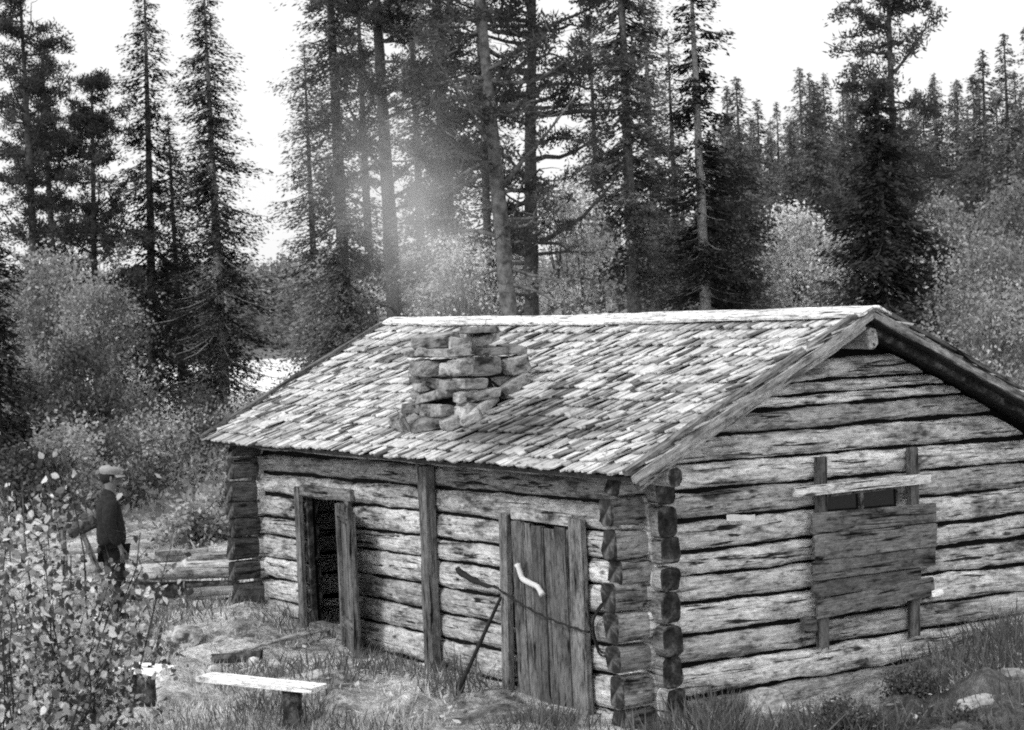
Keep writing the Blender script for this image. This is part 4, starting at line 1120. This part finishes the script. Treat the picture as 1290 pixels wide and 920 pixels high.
def man():
    p = ground_pt(146, 786)
    SK = plain('skin', .2, 12, .15, .1); JK = plain('dark_wool', .028, 30, .5, .5); TR = plain('dark_trousers', .018, 25, .5, .5)
    CP = plain('light_cap', .34, 40, .25, .3); BT = plain('boots', .012, 20); HR = plain('hair', .03, 60)
    # local: +x = the way he faces, +y his left. He faces right and a little away in the picture
    fx = R2*.93+F2*.36; rz = math.atan2(fx[1], fx[0])
    root = thing('person', 'man in flat cap and dark jacket standing in the yard, facing right', 'person', (p[0], p[1], gz(p[0], p[1])), rz)
    H = 1.0
    V = []; E = []; Rr = []
    def v(x, y, z, r_, par=None):
        V.append((x, y, z)); Rr.append(r_); i = len(V)-1
        if par is not None: E.append((par, i))
        return i
    pel = v(0, 0, .90, (.11, .09)); wa = v(.0, 0, 1.04, (.11, .08), pel); ch = v(-.01, 0, 1.22, (.13, .09), wa); up = v(-.02, 0, 1.34, (.09, .065), ch)
    nk = v(-.0, 0, 1.44, .055, up); hd0 = v(.02, 0, 1.52, (.07, .075), nk); hd1 = v(.03, 0, 1.60, (.078, .092), hd0); hd2 = v(.025, 0, 1.665, (.06, .07), hd1)
    hands = []
    for s in (-1, 1):
        sh_ = v(-.025, s*.165, 1.32, .045, up); el = v(-.05 if s < 0 else .0, s*.225, 1.09, .045, sh_)
        wr = v(.05 if s < 0 else .10, s*.21, .86, .030, el); pm = v(.075 if s < 0 else .125, s*.205, .79, (.040, .020), wr)
        kn = v(.085 if s < 0 else .135, s*.203, .755, (.038, .016), pm)
        for j in range(4):
            dx = -.03+.02*j; b = (.085 if s < 0 else .135)
            k1 = v(b+dx, s*.200, .72-.004*abs(j-1.5), .009, pm); k2 = v(b+dx+.008, s*.188, .69-.004*abs(j-1.5), .008, k1); v(b+dx+.010, s*.172, .672, .007, k2)
        t1 = v((.075 if s < 0 else .125)+.045, s*.19, .785, .011, wr); v((.075 if s < 0 else .125)+.06, s*.18, .75, .009, t1)
        hp = v(0, s*.09, .80, .08, pel); kn_ = v(.03, s*.10, .47, .058, hp); an = v(-.02, s*.105, .10, .045, kn_); hl = v(-.03, s*.105, .05, .042, an)
        bl = v(.10, s*.115, .035, .038, hl); v(.18, s*.12, .03, .026, bl)
    body = skin_mesh('body', V, E, Rr, SK, root)
    # face: nose, ear, brow as small forms joined to the head
    Vn = []; Fn = []
    def blob(c, s, n=8):
        o = len(Vn)
        for i in range(n+1):
            for j in range(n):
                a = PI*i/n; b = 2*PI*j/n; Vn.append((c[0]+s[0]*math.sin(a)*math.cos(b), c[1]+s[1]*math.sin(a)*math.sin(b), c[2]+s[2]*math.cos(a)))
        for i in range(n):
            for j in range(n): Fn.append((o+i*n+j, o+(i+1)*n+j, o+(i+1)*n+(j+1) % n, o+i*n+(j+1) % n))
    for nm, c_, s_ in (('nose', (.122, 0, 1.575), (.022, .014, .026)), ('chin', (.10, 0, 1.52), (.025, .03, .022)), ('ear', (.015, -.082, 1.58), (.016, .010, .032)), ('ear', (.015, .082, 1.58), (.016, .010, .032))):
        blob(c_, s_); mesh_obj(nm, list(Vn), list(Fn), SK, body, smooth=True); Vn.clear(); Fn.clear()
    Vn.clear(); Fn.clear()
    blob((-.005, 0, 1.605), (.092, .086, .085), 12); mesh_obj('hair', list(Vn), list(Fn), HR, root, smooth=True)
    for s in (-1, 1): pass
    # cap: flat crown with a peak
    Vc = []; Fc = []; n = 24
    rings = [(.098, .090, 1.628, 0), (.112, .104, 1.655, .0), (.116, .108, 1.685, .008), (.095, .09, 1.705, .012), (.05, .045, 1.712, .012), (.002, .002, 1.714, .01)]
    for (a, b, z, dx) in rings:
        for j in range(n):
            t = 2*PI*j/n; Vc.append((.015+dx+a*math.cos(t), b*math.sin(t), z+.012*math.sin(3*t)*(.3)+(-.015*math.cos(t))))
    for i in range(len(rings)-1):
        for j in range(n): Fc.append((i*n+j, i*n+(j+1) % n, (i+1)*n+(j+1) % n, (i+1)*n+j))
    cap = mesh_obj('cap', Vc, Fc, CP, root, smooth=True)
    Vb = []; m_ = 12
    for k in range(2):
        for j in range(m_+1):
            t = -1.15+2.3*j/m_; r_ = (.095, .165)[k]; rr2 = r_ if k == 0 else .100+.068*math.cos(t*.95)
            for dz in (0, .006): Vb.append((.015+rr2*math.cos(t), rr2*.92*math.sin(t), 1.620-(.028 if k else 0)+dz))
    Fb = []
    w_ = (m_+1)*2
    for j in range(m_):
        a, b, c_, d = 2*j, 2*j+2, w_+2*j+2, w_+2*j
        Fb += [(a, b, c_, d), (a+1, d+1, c_+1, b+1), (d, c_, c_+1, d+1)]
    mesh_obj('cap_peak', Vb, Fb, CP, root)
    # jacket
    V.clear(); E.clear(); Rr.clear()
    hem = v(-.005, 0, .83, (.165, .155)); pel = v(0, 0, .92, (.185, .18), hem); wa = v(.0, 0, 1.05, (.18, .17), pel); ch = v(-.02, 0, 1.22, (.20, .185), wa); up = v(-.025, 0, 1.35, (.155, .115), ch); nk = v(-.015, 0, 1.445, .072, up); v(-.01, 0, 1.475, .070, nk)
    for s in (-1, 1):
        sh_ = v(-.03, s*.185, 1.335, .098, up); m1 = v(-.045 if s < 0 else -.02, s*.225, 1.22, .086, sh_); el = v(-.06 if s < 0 else -.01, s*.24, 1.09, .078, m1)
        m2 = v(.0 if s < 0 else .05, s*.225,   .97, .066, el); v(.045 if s < 0 else .095, s*.212, .865, .056, m2)
    skin_mesh('jacket', V, E, Rr, JK, root)
    V.clear(); E.clear(); Rr.clear()
    pel = v(0, 0, .90, (.17, .15))
    for s in (-1, 1):
        hp = v(0, s*.095, .80, (.125, .125), pel); th = v(.02, s*.10, .62, .108, hp); kn_ = v(.03, s*.105, .46, .094, th); sn = v(.0, s*.108, .26, .086, kn_); v(-.02, s*.11, .12, .068, sn)
    skin_mesh('trousers', V, E, Rr, TR, root)
    for s in (-1, 1):
        V.clear(); E.clear(); Rr.clear()
        a = v(-.02, s*.108, .20, .06); b = v(-.025, s*.108, .07, .058, a); c = v(.06, s*.112, .055, (.05, .05), b); v(.17, s*.12, .045, (.045, .036), c)
        skin_mesh('boot', V, E, Rr, BT, root)
man()

# ================================================================== SMOKE
def smoke():
    p0 = np.array([CHT[0], CHT[1], CHT[2]-.02]); p1 = at_w(448, 110, 22.5)
    m3, L = frame(p0, p1)                                        # local x runs up the plume
    n = 22; t = np.linspace(0, 1, n); P = np.stack([t*L, 0*t, 0*t], 1); R_ = .18+1.5*t**.7
    V, F = tube_vf(P, R_*1.25, 24)
    m, nt, out = newmat('smoke')
    tc = N(nt, 'ShaderNodeTexCoord'); v = tc.outputs['Object']
    nz = noise(nt, v, 1.3, 4, .62, .9)
    sp = N(nt, 'ShaderNodeSeparateXYZ'); nt.links.new(v, sp.inputs[0])
    tt = math_(nt, 'MULTIPLY', sp.outputs['X'], 1/L)
    rad = math_(nt, 'MULTIPLY_ADD', math_(nt, 'POWER', math_(nt, 'MAXIMUM', tt, 0.0), .7), 1.5, .18)
    rr_ = math_(nt, 'SQRT', math_(nt, 'ADD', math_(nt, 'POWER', math_(nt, 'ABSOLUTE', sp.outputs['Y']), 2), math_(nt, 'POWER', math_(nt, 'ABSOLUTE', sp.outputs['Z']), 2)))
    q = math_(nt, 'SUBTRACT', 1.0, math_(nt, 'DIVIDE', rr_, rad)); q = math_(nt, 'MAXIMUM', q, 0.0)
    env = N(nt, 'ShaderNodeMapRange', interpolation_type='SMOOTHSTEP'); env.inputs['From Min'].default_value = 0; env.inputs['From Max'].default_value = 1.0
    nt.links.new(q, env.inputs['Value'])
    fade = N(nt, 'ShaderNodeMapRange', interpolation_type='SMOOTHSTEP'); fade.inputs['From Min'].default_value = 1.0; fade.inputs['From Max'].default_value = .35; nt.links.new(tt, fade.inputs['Value'])
    fd = N(nt, 'ShaderNodeMapRange', interpolation_type='SMOOTHSTEP'); fd.inputs['From Min'].default_value = 0; fd.inputs['From Max'].default_value = .25; fd.inputs['To Min'].default_value = .35; nt.links.new(tt, fd.inputs['Value'])
    dn = N(nt, 'ShaderNodeMapRange'); dn.inputs['From Min'].default_value = .34; dn.inputs['From Max'].default_value = .66; dn.inputs['To Max'].default_value = .46
    nt.links.new(nz, dn.inputs['Value'])
    den = math_(nt, 'MULTIPLY', math_(nt, 'MULTIPLY', dn.outputs[0], env.outputs[0]), math_(nt, 'MULTIPLY', fade.outputs[0], fd.outputs[0]))
    vs = N(nt, 'ShaderNodeVolumePrincipled'); vs.inputs['Color'].default_value = (.95, .95, .95, 1); vs.inputs['Anisotropy'].default_value = .2
    nt.links.new(den, vs.inputs['Density']); nt.links.new(vs.outputs[0], out.inputs['Volume'])
    o = mesh_obj('smoke', V, F, m, mat3=m3); tag(o, 'thin pale smoke drifting up from the stone chimney', 'smoke', kind='stuff')
smoke()

# ================================================================== LIGHT
SD = Vector((.10, -.80, .72)).normalized()
world = bpy.data.worlds.new('World'); scene.world = world; world.use_nodes = True
nt = world.node_tree; nt.nodes.clear()
sky = N(nt, 'ShaderNodeTexSky', sky_type='NISHITA'); sky.sun_disc = False
sky.sun_elevation = math.asin(SD.z); sky.sun_rotation = math.atan2(SD.x, SD.y); sky.dust_density = 4
bwn = N(nt, 'ShaderNodeRGBToBW'); nt.links.new(sky.outputs[0], bwn.inputs[0])
ad = math_(nt, 'MULTIPLY_ADD', bwn.outputs[0], .35, 8.3)          # an even white overcast over the clear-sky gradient
bg = N(nt, 'ShaderNodeBackground'); bg.inputs['Strength'].default_value = .11
nt.links.new(ad, bg.inputs['Color']); wo = N(nt, 'ShaderNodeOutputWorld'); nt.links.new(bg.outputs[0], wo.inputs['Surface'])
sun = bpy.data.lights.new('sun', 'SUN'); sun.energy = 1.5; sun.angle = math.radians(12); sun.color = (1, 1, 1)
so = bpy.data.objects.new('sun', sun); COL.objects.link(so); so.rotation_euler = SD.to_track_quat('Z', 'Y').to_euler()

scene.view_settings.view_transform = 'Standard'; scene.view_settings.look = 'None'; scene.view_settings.exposure = 0; scene.view_settings.gamma = 1
cy = scene.cycles
cy.use_denoising = False; cy.max_bounces = 4; cy.diffuse_bounces = 2; cy.glossy_bounces = 2; cy.transmission_bounces = 4; cy.transparent_max_bounces = 6; cy.volume_bounces = 1
cy.pixel_filter_type = 'BLACKMAN_HARRIS'; cy.filter_width = 1.9
